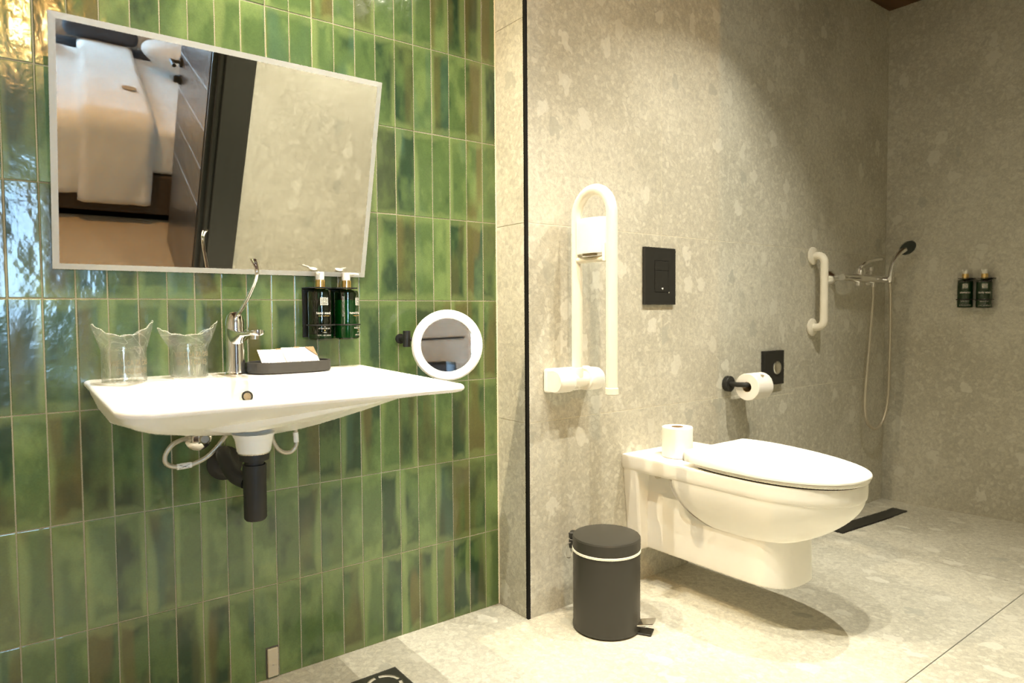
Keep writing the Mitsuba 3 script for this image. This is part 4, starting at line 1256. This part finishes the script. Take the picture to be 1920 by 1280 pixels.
def dblock(x0, x1):
    """Hinge cheek: flat at the wall, round in front."""
    sec = [(YS - .001, .690), (YS - .001, .760)]
    for a in np.linspace(PI / 2, -PI / 2, 20):
        sec.append((YS - .050 - .034 * math.cos(a), .725 + .035 * math.sin(a)))
    sec = np.array(sec)
    c = sec.mean(0)
    loops = []
    for x, s in ((x0, .90), (x0 + .003, .97), (x0 + .007, 1.0), (x1 - .007, 1.0), (x1 - .003, .97), (x1, .90)):
        q = c + (sec - c) * s
        loops.append(np.column_stack([np.full(len(q), x), q]))
    m = loft(loops)
    m.fix_normals()
    return m


obj('hinge_cheek', dblock(.064, .127), 'white_plastic', gb, smooth=35)
obj('hinge_cheek', dblock(.190, .247), 'white_plastic', gb, smooth=35)
obj('hinge_barrel', lathe([(0, -.034), (.023, -.034), (.023, .034), (0, .034)], (.158, YS - .050, .727), 28, 'x'), 'white_plastic', gb, smooth=35)
obj('rail_socket', lathe([(0, .732), (.0185, .732), (.0195, .735), (.0195, .762), (.0185, .764), (0, .764)], (GXC, gy0, 0), 32), 'white_plastic', gb, smooth=30)
# paper cover clipped between the two rails
cvl = []
for z, s in ((1.208, .92), (1.204, .99), (1.19, 1.0), (1.115, 1.0), (1.105, .97)):
    a = np.linspace(-1.0, 1.0, 20)
    o_ = np.column_stack([GXC - .030 * s * np.cos(a * PI / 2) ** .6 - .004, gm + (gR - .006) * a * s])
    i_ = np.column_stack([np.full(20, GXC + .014), gm + (gR - .006) * a[::-1] * s])
    cvl.append(at_z(np.vstack([o_, i_]), z))
cv_ = loft(cvl)
cv_.fix_normals()
obj('paper_cover', cv_, 'white_plastic', gb, smooth=35)
obj('cover_slot', box(GXC - .026, GXC - .004, gm - .020, gm + .022, 1.0995, 1.1052, .001), 'print_brown', gb)
obj('paper_rod', tube([(GXC - .006, gy0 - .012, 1.088), (GXC - .006, gy1 + .012, 1.088)], .0095, 16), 'cream_tube', gb, smooth=40)
obj('rod_clip', box(GXC - .020, GXC + .006, gy1 + .012, gy1 + .022, 1.078, 1.135, .003), 'white_plastic', gb)

# short wall grab bar by the shower
g2 = thing('wall_grab_bar', 'short cream grab bar on the stone wall between toilet and shower tap', 'grab bar')
gx = 1.605
P2 = [(gx, YS - .006, 1.172), (gx, YS - .028, 1.172)] + [(gx, YS - .028 - .030 * math.sin(a), 1.142 + .030 * math.cos(a)) for a in np.linspace(0, PI / 2, 10)[1:]]
P2 += [(gx, YS - .058, z) for z in np.linspace(1.13, .90, 8)]
P2 += [(gx, YS - .028 - .030 * math.cos(a), .889 - .030 * math.sin(a)) for a in np.linspace(0, PI / 2, 10)] + [(gx, YS - .006, .859)]
obj('rail', tube(P2, .0165, 22), 'cream_tube', g2, smooth=40)
for z in (1.172, .859):
    obj('flange', lathe([(0, 0), (.036, 0), (.0395, .003), (.0385, .009), (.030, .013), (.018, .015), (0, .015)], (gx, YS - .0005, z), 36, 'y'), 'cream_tube', g2, smooth=40)

# ------------------------------------------------------------------ shower mixer, hand shower, hose
smx = thing('shower_tap', 'chrome shower tap with curved lever on the wall in the shower corner', 'tap')
my, mz = YS - .066, 1.080
for x in (1.765, 2.125):
    obj('wall_rosette', lathe([(0, 0), (.034, 0), (.034, .003), (.020, .022), (.014, .026), (.014, .05), (0, .05)], (x, YS - .0005, mz), 32, 'y'), 'chrome', smx, smooth=35)
obj('body', lathe([(0, -.205), (.015, -.205), (.017, -.195), (.017, -.165), (.014, -.160), (.0175, -.10), (.021, -.06), (.021, .03), (.0185, .09), (.0175, .15), (.014, .158), (.017, .163), (.017, .195), (.015, .205), (0, .205)], (1.945, my, mz), 32, 'x'), 'chrome', smx, smooth=35)
obj('cartridge', lathe([(0, .0), (.021, .0), (.021, .018), (.017, .030), (0, .034)], (1.895, my - .006, mz + .014), 28), 'chrome', smx, smooth=35)
obj('lever', tube(spline([(1.893, my - .006, mz + .040), (1.905, my - .016, mz + .062), (1.945, my - .026, mz + .078), (1.99, my - .033, mz + .086), (2.035, my - .038, mz + .090)], 30), np.linspace(.010, .0055, 29), 14), 'chrome', smx, smooth=40)
obj('diverter', lathe([(0, .014), (.0055, .014), (.0055, .034), (.010, .036), (.011, .050), (.008, .056), (0, .057)], (2.01, my, mz), 24), 'chrome', smx, smooth=35)
obj('spout', lathe([(0, 0), (.014, 0), (.014, .02), (0, .02)], (1.885, my - .004, mz - .036), 24), 'chrome', smx, smooth=35)
obj('hose_outlet', lathe([(0, 0), (.010, 0), (.010, .022), (0, .022)], (2.035, my, mz - .038), 20), 'chrome', smx, smooth=35)
obj('shower_cradle', cat(lathe([(0, 0), (.013, 0), (.0155, .012), (.0155, .026), (0, .026)], (2.118, my - .040, mz - .016), 24), tube([(2.10, my, mz), (2.116, my - .034, mz - .002)], .009, 12)), 'chrome', smx, smooth=35)
hs = thing('hand_shower', 'chrome hand shower with a dark round face resting in its cradle', 'shower head')
hp_ = spline([(2.118, my - .040, mz - .012), (2.122, my - .042, mz + .03), (2.135, my - .048, mz + .08), (2.160, my - .060, mz + .120), (2.190, my - .072, mz + .142)], 30)
obj('handle', tube(hp_, np.interp(np.linspace(0, 1, len(hp_)), [0, .2, .8, 1], [.009, .0105, .0125, .014]), 18), 'chrome', hs, smooth=40)
hax = np.array([-.36, -.62, -.55])
hax /= np.linalg.norm(hax)
hc_ = np.array([2.202, my - .078, mz + .150])
obj('head', lathe([(0, -.020), (.020, -.018), (.036, -.006), (.041, .002), (.041, .006), (0, .006)], hc_, 40, hax), 'chrome', hs, smooth=35)
obj('face', lathe([(0, .0055), (.039, .0055), (.038, .0085), (0, .0095)], hc_, 40, hax), 'shower_face', hs, smooth=35)
single('shower_hose', hose([(2.035, my, mz - .030), (2.031, my - .002, .98), (2.018, my + .004, .785), (2.000, my + .008, .60), (1.993, my + .010, .483), (2.012, my + .010, .41), (2.055, my + .008, .372), (2.092, my + .004, .362), (2.130, my + .0, .375), (2.165, my - .006, .425), (2.180, my - .012, .52), (2.168, my - .022, .779), (2.140, my - .034, .96), (2.118, my - .040, mz - .018)], .0068, 120),
       'hose_braid', 'steel shower hose hanging in a long loop below the shower tap', 'hose', smooth=40)

# ------------------------------------------------------------------ groups of the repeats
GROUPS = {'soap_dispenser': 'green soap bottles with gold collars', 'bottle_holder': 'black wall holders of the soap bottles', 'drinking_glass': 'drinking glasses on the washbasin',
          'film_bag': 'film bags over the drinking glasses', 'supply_hose': 'braided hoses under the washbasin', 'toilet_roll': 'toilet paper rolls', 'paper_sachet': 'paper sachets in the oval tray',
          'ceiling_spot': 'recessed ceiling spots', 'pillow': 'white pillows on the bed'}
for key in list(labels):
    base = key.rstrip('0123456789').rstrip('_')
    if '__' not in key and base in GROUPS and 'category' in labels[key]:
        labels[key]['group'] = GROUPS[base]
